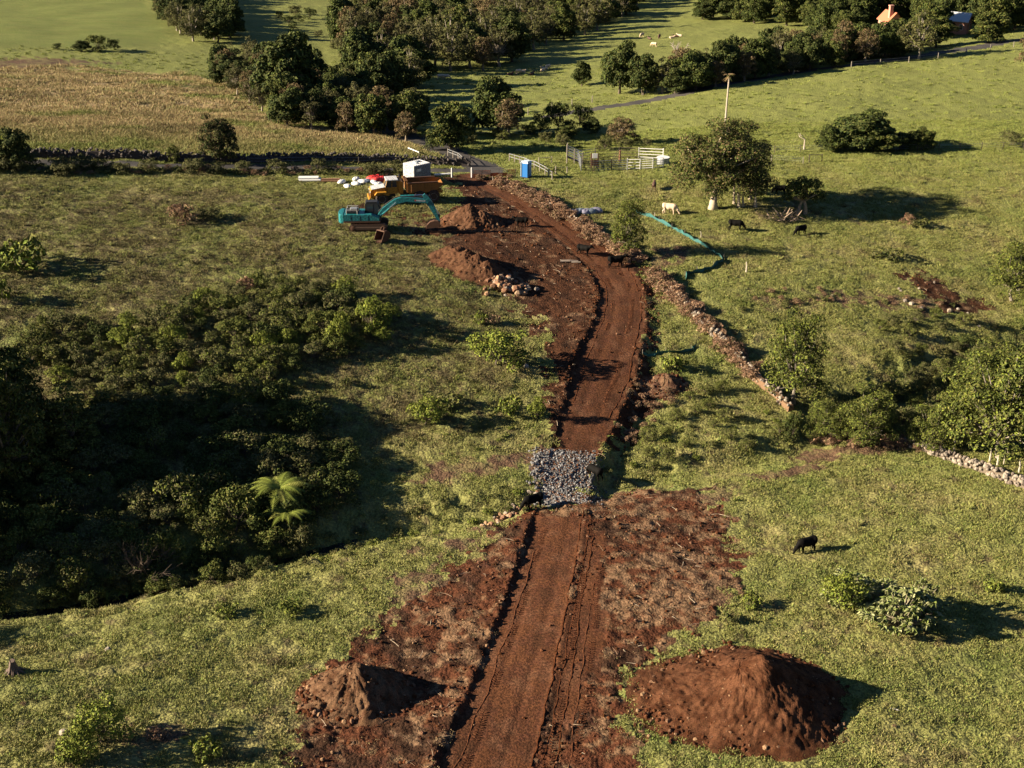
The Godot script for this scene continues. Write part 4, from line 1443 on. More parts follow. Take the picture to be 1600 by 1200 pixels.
func stone(parent: Node3D, me: Mesh, at: Vector3, size: float, r: RandomNumberGenerator, called := "stone"):
	var o := MeshInstance3D.new()
	o.name = called
	o.mesh = me
	o.position = at
	o.basis = Basis.from_euler(Vector3(r.randfn() * 0.3, r.randf() * TAU, r.randfn() * 0.3)).scaled(Vector3.ONE * size)
	o.position = at
	parent.add_child(o, true)

const PALE := [Color(0.344, 0.287, 0.230), Color(0.271, 0.230, 0.189), Color(0.410, 0.353, 0.279), Color(0.213, 0.172, 0.139), Color(0.312, 0.246, 0.180)]
const DARKSTONE := [Color(0.082, 0.074, 0.070), Color(0.115, 0.098, 0.090), Color(0.066, 0.057, 0.057), Color(0.148, 0.123, 0.107)]
const RUST := [Color(0.377, 0.230, 0.131), Color(0.295, 0.164, 0.098), Color(0.451, 0.312, 0.197), Color(0.221, 0.115, 0.070)]
const EARTH := [Color(0.114, 0.042, 0.019), Color(0.154, 0.061, 0.029), Color(0.080, 0.031, 0.015)]
const BLUEMETAL := [Color(0.248, 0.245, 0.248), Color(0.174, 0.171, 0.176), Color(0.322, 0.318, 0.314), Color(0.186, 0.141, 0.108)]

func strew(parent: Node3D, called: String, key: String, tones: Array, m: String, spots: Array, sizes: Array, s: int):
	# too many and too small to pick apart: one joined part
	var r := rnd(s)
	var set_of := rocks(key, tones, m, s + 1000)
	var st := SurfaceTool.new()
	st.begin(Mesh.PRIMITIVE_TRIANGLES)
	for i in spots.size():
		var b := Basis.from_euler(Vector3(r.randfn() * 0.4, r.randf() * TAU, r.randfn() * 0.4)).scaled(Vector3.ONE * sizes[i])
		st.append_from(set_of[r.randi() % set_of.size()], 0, Transform3D(b, spots[i]))
	var o := MeshInstance3D.new()
	o.name = called
	o.mesh = st.commit()
	o.mesh.surface_set_material(0, M[m])
	o.set_meta("kind", "stuff")
	parent.add_child(o, true)

func heap(called: String, u: float, v: float, radius: float, cones: Array, rough: float, tones: Array, s: int, label: String, clods: int, clod: float) -> Node3D:
	var p := hit(u, v)
	p.y = ground_y(p.x, p.z)
	var t := thing(called, label, "mound", p)
	part(t, "soil", heap_mesh(p, radius, cones, rough, tones, s), M.clod, true)
	var r := rnd(s + 5)
	var spots := []
	var sizes := []
	while spots.size() < clods:
		var a := r.randf() * TAU
		var reach := radius
		while reach > 0.3:
			var inside := false
			for k in cones:
				inside = inside or k[2] - k[3] * Vector2(cos(a) * reach - k[0], sin(a) * reach - k[1]).length() > 0.0
			if inside:
				break
			reach -= 0.1
		reach *= 1.0 - 0.16 + 0.10 * r.randfn() + 0.16 * pow(r.randf(), 3.0) if r.randf() < 0.42 else sqrt(r.randf())
		var x := cos(a) * reach
		var z := sin(a) * reach
		var y := 0.0
		for k in cones:
			y = maxf(y, cone(k, Vector2(x - k[0], z - k[1]).length()))
		spots.append(Vector3(x, ground_y(p.x + x, p.z + z) - p.y + y + 0.02, z))
		sizes.append(clod * (0.25 + 1.1 * pow(r.randf(), 2.5)) * (0.7 if y > 0.3 else 1.1))
	if clods:
		strew(t, "loose_clods", "clods", EARTH + [RUST[0], RUST[1]], "clod", spots, sizes, s + 9)
	return t

func earthworks():
	var red := [Color(0.076, 0.030, 0.015), Color(0.150, 0.066, 0.033)]
	var dull := [Color(0.10, 0.050, 0.027), Color(0.20, 0.115, 0.065)]
	heap("soil_mound", 1150, 1098, 9.5, [[1.4, 0.0, 3.7, 0.62], [0.2, -0.5, 2.6, 0.44], [-2.2, -0.3, 1.4, 0.28], [1.1, 1.1, 2.4, 0.5]], 0.9, red, 801, "largest smooth red soil mound at the bottom right of the track", 1300, 0.27)
	heap("soil_mound", 545, 1088, 5.0, [[0.8, -0.2, 2.5, 0.74], [0.2, -0.3, 2.3, 0.7], [-0.6, 0.0, 1.7, 0.6], [0.4, 0.9, 1.6, 0.7], [-1.3, 0.9, 1.0, 0.5]], 1.6, dull, 811, "rough brown soil mound with straw left of the lower track", 1100, 0.34)
	heap("soil_mound", 738, 345, 5.5, [[-0.4, 0.0, 2.1, 0.6], [1.2, 0.4, 1.6, 0.6], [-1.8, 0.2, 1.3, 0.55]], 1.3, [Color(0.105, 0.050, 0.027), Color(0.165, 0.086, 0.048)], 821, "loose brown soil mound right of the excavator bucket", 160, 0.35)
	heap("soil_windrow", 738, 415, 8.0, [[-2.6, -2.0, 1.6, 0.62], [-1.6, -0.9, 1.9, 0.6], [-0.5, 0.3, 2.0, 0.6], [0.7, 1.5, 2.0, 0.6], [1.8, 2.7, 1.8, 0.62]], 1.2, [Color(0.098, 0.046, 0.025), Color(0.15, 0.075, 0.041)], 831, "long ridge of brown soil between the excavator and the rock pile", 200, 0.35)
	heap("soil_heap", 1038, 603, 3.4, [[0.3, -0.2, 1.0, 0.5], [-1.0, 0.4, 0.7, 0.5]], 1.6, [Color(0.12, 0.06, 0.04), Color(0.2, 0.12, 0.07)], 841, "low heap of dark soil and roots right of the track", 160, 0.3)
	heap("soil_heap", 622, 286, 3.0, [[0.0, 0.0, 0.9, 0.5], [1.2, 0.2, 0.8, 0.5]], 1.5, [Color(0.18, 0.10, 0.06), Color(0.26, 0.17, 0.10)], 851, "small stony heap between the red bags and the white shed", 120, 0.35)
	var r := rnd(860)
	var p := on_land(790, 449)
	var t := thing("rock_pile", "pile of tan and rusty boulders at the end of the soil ridge", "rocks", p)
	var set_of := rocks("pile", RUST + [PALE[0], PALE[2]], "stone", 861)
	for i in 95:
		var q := Vector2(r.randfn(), r.randfn() * 0.75)
		var y := maxf(0.0, 1.1 - q.length() * 0.55) * r.randf()
		var x := q.x * 1.3
		var z := q.y * 1.3
		stone(t, set_of[r.randi() % 8], Vector3(x, ground_rel(p, Vector3(x, 0, z)) + y + 0.15, z), r.randf_range(0.35, 0.95), r, "rock")
	# rubble along the track shoulders
	for q in [["shoulder_rubble", 7.3, 11.4, 1.0, "stones and clods along the right shoulder of the upper track", 1, 420], ["shoulder_rubble", 8.2, 11.5, -1.0, "clods along the left cut bank of the upper track", 2, 260], ["shoulder_rubble", 0.5, 5.0, -1.0, "clods along the left cut bank of the lower track", 3, 260], ["shoulder_rubble", 11.0, 15.6, 1.0, "stones along the right shoulder of the track near the gate", 4, 260], ["shoulder_rubble", 0.5, 5.0, 1.0, "scattered clods along the right edge of the lower track", 5, 150]]:
		var spots := []
		var sizes := []
		for i in q[6]:
			var at := r.randf_range(q[1], q[2])
			var i0 := int(at)
			var c := line[i0].lerp(line[i0 + 1], at - i0)
			var dir := (line[i0 + 1] - line[i0]).normalized()
			var off: float = along(half, at) + 0.15 + absf(r.randfn()) * (1.0 if q[3] > 0 else 0.9)
			var w: Vector2 = c + Vector2(-dir.y, dir.x) * off * q[3]
			spots.append(v3(w, ground_y(w.x, w.y) + 0.03))
			sizes.append(0.06 + 0.26 * pow(r.randf(), 3.0))
		var o := Node3D.new()
		o.name = numbered("shoulder_rubble")
		tag(o, q[4], "rubble", "", "stuff")
		add_child(o)
		strew(o, "stones", "shoulder", EARTH + EARTH + [RUST[3]], "clod", spots, sizes, 870 + q[5])
	# crushed stone of the crossing
	var spots := []
	var sizes := []
	var poly := outline([[838,712],[866,702],[932,710],[926,745],[916,786],[846,790],[836,760],[832,735]], true)
	var box := bounds(poly, 0.0)
	while spots.size() < 7000:
		var w := box.position + Vector2(r.randf(), r.randf()) * box.size
		w += Vector2(r.randfn(), r.randfn()) * (0.9 if r.randf() < 0.15 else 0.05)
		if Geometry2D.is_point_in_polygon(w, poly) or r.randf() < 0.35:
			spots.append(v3(w, ground_y(w.x, w.y) + 0.02))
			sizes.append(0.035 + 0.22 * pow(r.randf(), 4.0))
	var o := Node3D.new()
	o.name = "crushed_stone"
	tag(o, "grey crushed stone covering the creek crossing", "gravel", "", "stuff")
	add_child(o)
	strew(o, "stones", "crushed", BLUEMETAL + BLUEMETAL.slice(0, 2) + [EARTH[1], RUST[3]], "stone", spots, sizes, 880)
	p = on_land(808, 798)
	t = thing("rock_pile", "tan rocks tipped on the creek bank left of the crossing", "rocks", p)
	for i in 60:
		var x := r.randf_range(-3.0, 2.0)
		var z := -x * 0.75 + r.randfn() * 0.45
		stone(t, set_of[r.randi() % 8], Vector3(x, ground_rel(p, Vector3(x, 0, z)) + r.randf() * 0.15, z), r.randf_range(0.18, 0.6), r, "rock")
	p = on_land(842, 728)
	t = thing("rock_pile", "grey stones banked against the left side of the crossing", "rocks", p)
	var bm := rocks("blue", BLUEMETAL, "stone", 1)
	for i in 70:
		var z := r.randf_range(-2.4, 3.2)
		var x := -z * 0.05 + r.randfn() * 0.3 - 0.3
		stone(t, bm[r.randi() % 8], Vector3(x, ground_rel(p, Vector3(x, 0, z)) + r.randf() * 0.3, z), r.randf_range(0.12, 0.36), r, "rock")
	# loose boulders on the right slope
	var pale := rocks("pale", PALE, "stone", 862)
	var k := 0
	for q in [[1408, 455, 0.5], [1415, 470, 0.9], [1424, 476, 0.8], [1440, 485, 0.9], [1484, 488, 0.9], [1497, 484, 0.6], [1502, 498, 0.7], [1512, 491, 0.6], [1405, 452, 0.6], [1470, 470, 0.4], [1530, 510, 0.6], [1460, 442, 0.5], [1300, 462, 0.5], [1436, 452, 0.45]]:
		p = on_land(q[0], q[1])
		var b := MeshInstance3D.new()
		b.name = numbered("boulder")
		b.mesh = pale[k % 8]
		b.basis = Basis(Vector3.UP, k * 1.3).scaled(Vector3.ONE * q[2] * 0.8)
		b.position = p + Vector3.UP * q[2] * 0.1
		tag(b, "grey boulder lying on the slope around the bare bank", "boulder", "boulders around the bare bank")
		add_child(b)
		k += 1
	for q in [[168, 1014, 0.45, "small white stone alone on the lower left paddock"], [100, 1148, 0.6, "grey stone left of the bottom left bush"], [822, 574, 0.7, "tan boulder beside the large bright bush"]]:
		p = on_land(q[0], q[1])
		var b := MeshInstance3D.new()
		b.name = numbered("field_stone")
		b.mesh = pale[2]
		b.basis = Basis(Vector3.UP, q[0]).scaled(Vector3.ONE * q[2])
		b.position = p + Vector3.UP * q[2] * 0.2
		tag(b, q[3], "stone")
		add_child(b)
	var sh := Shape.new()
	sh.tint = Color(0.7, 0.66, 0.58)
	sh.tube([Vector3(-0.28, 0.06, -0.12), Vector3(0.0, 0.07, 0.0), Vector3(0.26, 0.05, 0.14)], [0.05, 0.055, 0.04], 6)
	single("fallen_stick", sh, M.bark, "short white stick lying on the lower right paddock", "stick", on_land(1398, 1110))
	sh = Shape.new()
	sh.tint = Color(0.33, 0.27, 0.22)
	sh.tube([Vector3(-1.1, 0.16, 0), Vector3(0, 0.2, 0.05), Vector3(1.0, 0.14, 0.0)], [0.16, 0.15, 0.12], 7)
	sh.tint = Color(0.5, 0.42, 0.34)
	sh.tube([Vector3(0.2, 0.15, 0.4), Vector3(1.3, 0.2, 0.5)], [0.08, 0.05], 5)
	single("fallen_log", sh, M.bark, "pale logs lying on the bare earth left of the upper track", "log", on_land(890, 409))
	sh = Shape.new()
	sh.tint = Color(0.16, 0.12, 0.10)
	for i in 9:
		var a := TAU * i / 9.0
		sh.tube([Vector3(cos(a) * 0.8, -0.1, sin(a) * 0.8), Vector3(cos(a) * 0.3, 0.25, sin(a) * 0.3), Vector3(0, 0.8 + 0.25 * sin(i * 3.0), 0)], [0.07, 0.12, 0.2], 5)
	single("tree_stump", sh, M.bark, "grey splayed stump in the shaded corner of the lower paddock", "stump", on_land(22, 1052))

# ---------------------------------------------------------------- stone walls
func stone_wall(px: Array, tall: float, thick: float, tones: Array, key: String, label: String, singles: int, joined: int, s: int):
	var pts := outline(px, true)
	var r := rnd(s)
	var first := pts[0]
	var origin := v3(first, ground_y(first.x, first.y))
	var t := thing("dry_stone_wall", label, "wall", origin)
	# earth-filled core
	var core := Shape.new()
	core.tint = tones[tones.size() - 1] * 0.6
	var rows := []
	var dense := []
	for i in pts.size() - 1:
		var n := maxi(2, int(pts[i].distance_to(pts[i + 1]) / 1.2))
		for k in n:
			dense.append(pts[i].lerp(pts[i + 1], float(k) / n))
	dense.append(pts[-1])
	for i in dense.size():
		var dir: Vector2 = (dense[mini(i + 1, dense.size() - 1)] - dense[maxi(i - 1, 0)]).normalized()
		var side := Vector2(-dir.y, dir.x)
		var h := tall * r.randf_range(0.6, 0.85)
		var row := []
		for q in [[-0.42, -0.3], [-0.3, 1.0], [0.3, 1.0], [0.42, -0.3]]:
			var w: Vector2 = dense[i] + side * thick * q[0]
			row.append(v3(w, ground_y(dense[i].x, dense[i].y) + (h if q[1] > 0 else -0.3)) - origin)
		rows.append(row)
	core.loft(rows)
	part(t, "core", core, M.stone)
	var set_of := rocks(key, tones, "stone", s + 3)
	var spots := []
	var sizes := []
	for i in singles + joined:
		var f := r.randf() * (dense.size() - 1.001)
		var i0 := int(f)
		var c: Vector2 = dense[i0].lerp(dense[i0 + 1], f - i0)
		var dir: Vector2 = (dense[i0 + 1] - dense[i0]).normalized()
		var side := Vector2(-dir.y, dir.x)
		var face := r.randf()
		var off := 0.0
		var up := 0.0
		if face < 0.35:
			off = r.randf_range(-0.35, 0.35) * thick
			up = tall * r.randf_range(0.8, 1.02)
		else:
			off = (0.42 if face < 0.68 else -0.42) * thick * r.randf_range(0.9, 1.15)
			up = tall * r.randf_range(0.02, 0.85)
		var w: Vector2 = c + side * off
		var at := v3(w, ground_y(w.x, w.y) + up) - origin
		var size := r.randf_range(0.26, 0.52) * minf(1.0, tall + 0.25)
		if i < singles:
			stone(t, set_of[r.randi() % 8], at, size, r)
		else:
			spots.append(at)
			sizes.append(size)
	if joined:
		strew(t, "small_stones", key, tones, "stone", spots, sizes, s + 7)

func dry_bank(px: Array, wide: float, n: int, low: float, high: float, kinds: Array, label: String, group: String, s: int, called := "dry_weed"):
	var pts := outline(px, true)
	var r := rnd(s)
	for i in n:
		var f := r.randf() * (pts.size() - 1.001)
		var i0 := int(f)
		var c := pts[i0].lerp(pts[i0 + 1], f - i0) + Vector2(r.randfn(), r.randfn()) * wide
		var g := r.randf_range(low, high)
		put(kinds[r.randi() % kinds.size()], v3(c, ground_y(c.x, c.y)), Vector3(g, g * r.randf_range(0.7, 1.2), g), r.randf() * TAU, ("large " if g > lerpf(low, high, 0.66) else ("small " if g < lerpf(low, high, 0.33) else "")) + label + ", " + ["upper end", "upper third", "middle", "lower third", "lower end"][int(f / (pts.size() - 1) * 5.0)], "weed", group, called)

func walls():
	stone_wall([[1024,438],[1060,470],[1110,520],[1160,568],[1180,595],[1210,618],[1236,644]], 0.8, 0.9, PALE + [RUST[0]], "pale", "tumbled pale stone wall running down the slope to the creek trees", 230, 120, 901)
	stone_wall([[1392,688],[1430,700],[1480,716],[1540,738],[1610,765],[1680,790]], 0.8, 0.9, PALE, "pale", "pale dry stone wall across the right edge below the big tree", 240, 160, 911)
	stone_wall([[778,288],[816,300],[858,323],[910,353],[958,386],[992,406]], 0.7, 1.0, PALE + RUST, "wallb", "low stone wall smothered in dry weeds beside the upper track", 60, 320, 921)
	stone_wall([[-60,244],[130,248],[260,252],[400,254],[560,254],[660,256],[735,260]], 1.25, 0.7, DARKSTONE, "dark", "long dark stone wall behind the lane", 40, 900, 931)
	dry_bank([[780,288],[818,302],[860,326],[912,356],[960,388],[996,406]], 0.65, 190, 0.9, 1.6, ["dead_a", "dead_b", "dead_a"], "dry brown weed on the overgrown wall beside the upper track", "dry weeds on the track side wall", 941, "wall_weed")
	dry_bank([[1022,436],[1060,468],[1110,515],[1172,585]], 0.5, 120, 0.9, 1.6, ["dead_a", "dead_b"], "dry brown weed on the tumbled wall above the creek trees", "dry weeds on the tumbled wall", 942)
	dry_bank([[1290,690],[1340,688],[1400,690],[1450,702]], 0.7, 60, 0.8, 1.6, ["dead_a", "dead_b"], "dry brown weed on the bank at the wall corner", "dry weeds at the wall corner", 943)
	dry_bank([[1180,470],[1280,465],[1400,470],[1480,480]], 1.2, 34, 0.4, 0.8, ["dead_b", "low_mid"], "brown weed across the middle of the right slope", "brown weeds on the right slope", 944)
	dry_bank([[1040,600],[1010,640],[970,690]], 0.7, 26, 0.5, 0.9, ["dead_b", "dead_a"], "dead weed on the fill bank right of the track", "dead weeds on the fill bank", 945)

# ridges and tread marks pressed into the track
func track_marks():
	var r := rnd(990)
	var o := Node3D.new()
	o.name = "track_ridges"
	tag(o, "soil ridges and tread marks left along the dirt track by the machines", "soil", "", "stuff")
	add_child(o)
	var s := Shape.new()
	for q in [[0.3, 5.0, 1.0, 0.02, 0.09], [0.3, 4.6, 1.0, 0.30, 0.05], [0.3, 4.4, 1.0, 0.55, 0.06], [0.3, 4.0, -1.0, -0.35, 0.06], [8.0, 15.0, 1.0, -0.15, 0.06], [8.2, 15.0, -1.0, -0.25, 0.05], [0.3, 3.4, 1.0, 0.85, 0.05]]:
		var pts := []
		var rad := []
		var at: float = q[0]
		while at < q[1]:
			var i0 := int(at)
			var c := line[i0].lerp(line[i0 + 1], at - i0)
			var d1 := (line[i0 + 1] - line[maxi(i0 - 1, 0)]).normalized()
			var d2 := (line[mini(i0 + 2, line.size() - 1)] - line[i0]).normalized()
			var dir := d1.lerp(d2, at - i0).normalized()
			var off: float = along(half, at) * (1.0 + q[3]) * q[2] + mid.get_noise_2d(at * 9.0, q[3] * 50.0) * 0.25
			var w := c + Vector2(-dir.y, dir.x) * off
			pts.append(v3(w, ground_y(w.x, w.y) - 0.01))
			rad.append(q[4] * r.randf_range(0.35, 1.3))
			at += 0.028
		s.tint = EARTH[r.randi() % 3]
		s.tube(pts, rad, 5)
	for q in [[0.4, 4.7, 0.42, 1.0], [0.4, 4.0, 1.05, 1.0], [8.2, 14.5, -0.45, 1.0], [8.2, 14.5, 0.42, 1.0], [0.4, 4.5, -0.5, -1.0]]:
		var at: float = q[0]
		while at < q[1]:
			var i0 := int(at)
			var seg := line[i0].distance_to(line[i0 + 1])
			at += 0.27 / seg
			if mid.get_noise_2d(at * 8.0, q[2] * 77.0) < -0.12 or at >= q[1]:
				continue
			i0 = int(at)
			var c := line[i0].lerp(line[i0 + 1], at - i0)
			var dir := (line[i0 + 1] - line[i0]).normalized()
			var off: float = along(half, at) * (1.0 + q[2]) if q[2] > 0.0 and q[0] < 5.0 else along(half, at) * q[2]
			off += mid.get_noise_2d(at * 5.0, q[2] * 31.0) * 0.2
			for e in [-1.0, 1.0]:
				var w: Vector2 = c + Vector2(-dir.y, dir.x) * (off + e * 0.14)
				s.tint = EARTH[r.randi() % 3] * 1.1
				s.box(v3(w, ground_y(w.x, w.y)), Vector3(0.24, 0.07, 0.09), Basis(Vector3.UP, -atan2(dir.y, dir.x) + PI / 2 + e * 0.45 + r.randfn() * 0.1))
	part(o, "ridges", s, M.clod)

# torn turf, roots, sticks and clods left over the cleared ground
func cleared_debris():
	var r := rnd(995)
	var o := Node3D.new()
	o.name = "clearing_debris"
	tag(o, "clods, roots and sticks strewn over the cleared red earth", "debris", "", "stuff")
	add_child(o)
	var spots := []
	var sizes := []
	var sticks := Shape.new()
	var tries := 0
	while spots.size() < 2600 and tries < 60000:
		tries += 1
		var d := sqrt(lerpf(62.0 * 62.0, 185.0 * 185.0, r.randf()))
		var x := r.randf_range(-0.28, 0.32) * d
		var k := kind_at(x, -d)
		if k != 1 and not (k == 2 and r.randf() < 0.08):
			continue
		if mid.get_noise_2d(x * 0.8, -d * 0.8) < -0.05 and r.randf() < 0.7:
			continue
		var at := Vector3(x, ground_y(x, -d) + 0.02, -d)
		spots.append(at)
		sizes.append(0.05 + 0.32 * pow(r.randf(), 3.5))
		if r.randf() < 0.14 and k == 1:
			sticks.tint = [Color(0.34, 0.25, 0.17), Color(0.2, 0.13, 0.09), Color(0.45, 0.36, 0.26)][r.randi() % 3]
			var a := r.randf() * TAU
			var l := r.randf_range(0.25, 1.1)
			var e := at + Vector3(cos(a) * l, r.randf_range(0.0, 0.15), sin(a) * l)
			sticks.tube([at, at.lerp(e, 0.5) + Vector3(r.randfn(), 0.6, r.randfn()) * 0.06, e], [0.025, 0.022, 0.01], 4)
	strew(o, "clods", "debris", EARTH + EARTH + [RUST[0], RUST[3], PALE[1]], "clod", spots, sizes, 996)
	var q := part(o, "sticks", sticks, M.bark)
	q.set_meta("kind", "stuff")

# ---------------------------------------------------------------- machines
func bar(s: Shape, a: Vector3, b: Vector3, r: float, sides := 8):
	s.tube([a, b], [r, r], sides)

func ram(parent: Node3D, a: Vector3, b: Vector3, r: float, share := 0.55):
	var s := Shape.new()
	bar(s, a, a.lerp(b, share), r)
	var o := part(parent, "hydraulic_ram", s, M.teal_paint)
	s = Shape.new()
	bar(s, a.lerp(b, share), b, r * 0.55)
	part(o, "rod", s, M.chrome)

func stadium(x0: float, x1: float, y0: float, y1: float) -> Array:
	var r := (y1 - y0) * 0.5
	var out := []
	for i in 9:
		var a := -PI / 2 + PI * i / 8.0
		out.append([x1 - r + cos(a) * r, (y0 + y1) * 0.5 + sin(a) * r])
	for i in 9:
		var a := PI / 2 + PI * i / 8.0
		out.append([x0 + r + cos(a) * r, (y0 + y1) * 0.5 + sin(a) * r])
	return out

func excavator():
	var p := on_land(577, 357)
	var t := thing("excavator", "teal crawler excavator with its bucket resting on the ground", "excavator", p, 0.03)
	for e in [-1.0, 1.0]:
		var s := Shape.new()
		s.slab(stadium(-2.35, 2.35, 0.0, 0.98), e * 1.2 - 0.3, e * 1.2 + 0.3)
		var track := part(t, "crawler_track", s, M.muddy_steel)
		s = Shape.new()
		for i in 30:
			var x := -1.95 + 3.9 * i / 29.0
			s.box(Vector3(x, 1.0, e * 1.2), Vector3(0.05, 0.06, 0.6))
			s.box(Vector3(x, 0.03, e * 1.2), Vector3(0.05, 0.06, 0.6))
		part(track, "grousers", s, M.rusty_steel)
		s = Shape.new()
		s.cbox(Vector3(0, 0.5, e * 1.52), Vector3(3.3, 0.34, 0.1), 0.03)
		part(track, "track_frame", s, M.muddy_steel)
		for x in [-1.87, 1.87]:
			s = Shape.new()
			s.wheel(Vector3(x, 0.49, e * 1.2), [[0.34, e * 0.30], [0.34, e * 0.35], [0.12, e * 0.39]] if e > 0 else [[0.12, e * 0.39], [0.34, e * 0.35], [0.34, e * 0.30]], 14)
			part(track, "idler_wheel", s, M.rusty_steel)
	var s := Shape.new()
	s.cbox(Vector3(0, 0.75, 0), Vector3(2.2, 0.5, 1.9), 0.06)
	s.tube([Vector3(0, 0.95, 0), Vector3(0, 1.2, 0)], [0.75, 0.75], 16)
	part(t, "undercarriage", s, M.muddy_steel)
	# upper body
	s = Shape.new()
	s.cbox(Vector3(-0.75, 1.27, 0), Vector3(4.5, 0.16, 2.8), 0.04)
	part(t, "deck", s, M.rusty_steel)
	s = Shape.new()
	s.slab([[-3.0, 1.36], [1.35, 1.36], [1.35, 1.75], [0.4, 2.15], [-3.0, 2.2]], 0.45, 1.38)
	var body := part(t, "side_housing", s, M.teal_paint)
	s = Shape.new()
	for x in [-2.1, -1.0, 0.0]:
		s.box(Vector3(x, 1.75, 1.385), Vector3(0.02, 0.6, 0.02))
	s.box(Vector3(-0.8, 1.42, 1.387), Vector3(4.2, 0.05, 0.02))
	part(body, "panel_seams", s, M.black_steel)
	s = Shape.new()
	s.slab([[-3.0, 1.36], [-0.5, 1.36], [-0.5, 2.15], [-3.0, 2.2]], -1.38, 0.44)
	part(t, "engine_housing", s, M.teal_paint)
	s = Shape.new()
	var ring := []
	for q in [[-3.02, 1.38], [-3.02, -1.38], [-3.35, -1.3], [-3.62, -0.8], [-3.7, 0.0], [-3.62, 0.8], [-3.35, 1.3]]:
		ring.append(Vector3(q[0], 0, q[1]))
	var rows := []
	for y in [[1.1, 0.94], [1.2, 1.0], [2.1, 1.0], [2.25, 0.95]]:
		var row := []
		for q in ring:
			row.append(Vector3(-3.02 + (q.x + 3.02) * y[1], y[0], q.z * (0.5 + 0.5 * y[1])))
		rows.append(row)
	s.loft(rows)
	part(t, "counterweight", s, M.teal_paint, false)
	s = Shape.new()
	s.cbox(Vector3(-1.95, 2.38, 0.2), Vector3(1.5, 0.34, 1.5), 0.06)
	part(t, "engine_hood", s, M.black_steel)
	s = Shape.new()
	for x in [-2.6, -1.3]:
		for z in [-0.7, 1.2]:
			bar(s, Vector3(x, 2.2, z), Vector3(x, 2.75, z), 0.025, 5)
	for z in [-0.7, 1.2]:
		bar(s, Vector3(-2.6, 2.75, z), Vector3(-1.3, 2.75, z), 0.025, 5)
	bar(s, Vector3(-2.6, 2.75, -0.7), Vector3(-2.6, 2.75, 1.2), 0.025, 5)
	part(t, "guard_rail", s, M.rim_grey)
	s = Shape.new()
	s.cbox(Vector3(-1.75, 2.66, 0.25), Vector3(0.9, 0.25, 0.8), 0.05)
	part(t, "air_intake", s, M.galvanised)
	s = Shape.new()
	s.tube([Vector3(-1.1, 2.5, 0.7), Vector3(-1.1, 2.95, 0.7), Vector3(-1.25, 3.05, 0.7)], [0.07, 0.07, 0.06], 8)
	part(t, "exhaust_pipe", s, M.black_steel)
	# cab on the far side
	s = Shape.new()
	s.slab([[-0.45, 1.36], [1.45, 1.36], [1.5, 2.1], [1.2, 3.05], [0.9, 3.2], [-0.25, 3.2], [-0.45, 3.0]], -1.4, -0.42)
	var cab := part(t, "cab", s, M.black_steel)
	for q in [[-1.415, -0.005], [-0.405, 0.005]]:
		s = Shape.new()
		s.slab([[-0.25, 2.05], [0.55, 2.05], [0.55, 3.0], [-0.25, 3.0]], q[0] - 0.006, q[0] + 0.006)
		s.slab([[0.65, 1.7], [1.36, 1.9], [1.12, 2.95], [0.65, 3.0]], q[0] - 0.006, q[0] + 0.006)
		part(cab, "side_window", s, M.dark_glass)
	s = Shape.new()
	s.cbox(Vector3(0.35, 3.24, -0.91), Vector3(1.5, 0.08, 1.02), 0.03)
	part(cab, "roof", s, M.black_steel)
	# boom, stick, bucket
	s = Shape.new()
	s.slab([[0.95, 1.55], [1.35, 1.45], [2.2, 2.35], [3.55, 3.2], [4.6, 3.45], [7.25, 3.25], [7.42, 3.45], [7.25, 3.68], [5.2, 3.98], [4.0, 4.0], [3.2, 3.72], [1.75, 2.65]], -0.24, 0.24)
	var boom := part(t, "boom", s, M.teal_paint)
	s = Shape.new()
	s.box(Vector3(5.75, 3.6, 0.243), Vector3(0.16, 0.2, 0.01))
	part(boom, "emblem", s, M.letter_red)
	var tm := TextMesh.new()
	var f := SystemFont.new()
	f.font_names = PackedStringArray(["Droid Sans"])
	f.font_weight = 700
	tm.font = f
	tm.text = "KOBELCO"
	tm.font_size = 24
	tm.pixel_size = 0.0105
	tm.depth = 0.008
	tm.material = M.letter_white
	var to := MeshInstance3D.new()
	to.name = "lettering"
	to.mesh = tm
	to.position = Vector3(6.42, 3.57, 0.246)
	to.rotation.z = -0.07
	boom.add_child(to, true)
	for z in [-0.12, 0.0, 0.12]:
		s = Shape.new()
		s.tube([Vector3(1.2, 2.2, z), Vector3(2.0, 3.05, z), Vector3(3.3, 3.95, z), Vector3(4.4, 4.12, z), Vector3(5.9, 4.0, z), Vector3(6.9, 4.0, z), Vector3(7.5, 4.2, z), Vector3(7.8, 3.7, z)], [0.028, 0.028, 0.028, 0.028, 0.028, 0.028, 0.028, 0.028], 5)
		part(boom, "hydraulic_hose", s, M.rubber)
	ram(t, Vector3(1.5, 1.75, 0.42), Vector3(3.4, 3.4, 0.36), 0.1)
	ram(t, Vector3(1.5, 1.75, -0.42), Vector3(3.4, 3.4, -0.36), 0.1)
	ram(t, Vector3(3.9, 4.12, 0.0), Vector3(6.75, 4.25, 0.0), 0.1, 0.6)
	s = Shape.new()
	s.slab([[6.65, 4.15], [6.9, 4.4], [7.3, 4.1], [7.75, 3.5], [8.75, 0.95], [8.5, 0.8], [7.6, 2.4], [7.1, 3.2]], -0.17, 0.17)
	part(t, "stick", s, M.teal_paint)
	ram(t, Vector3(7.35, 4.0, 0.0), Vector3(8.62, 1.75, 0.0), 0.08, 0.62)
	s = Shape.new()
	s.slab([[8.5, 1.75], [8.75, 1.8], [8.6, 1.1], [8.3, 0.7], [8.15, 0.8]], -0.12, 0.12)
	part(t, "bucket_link", s, M.black_steel)
	s = Shape.new()
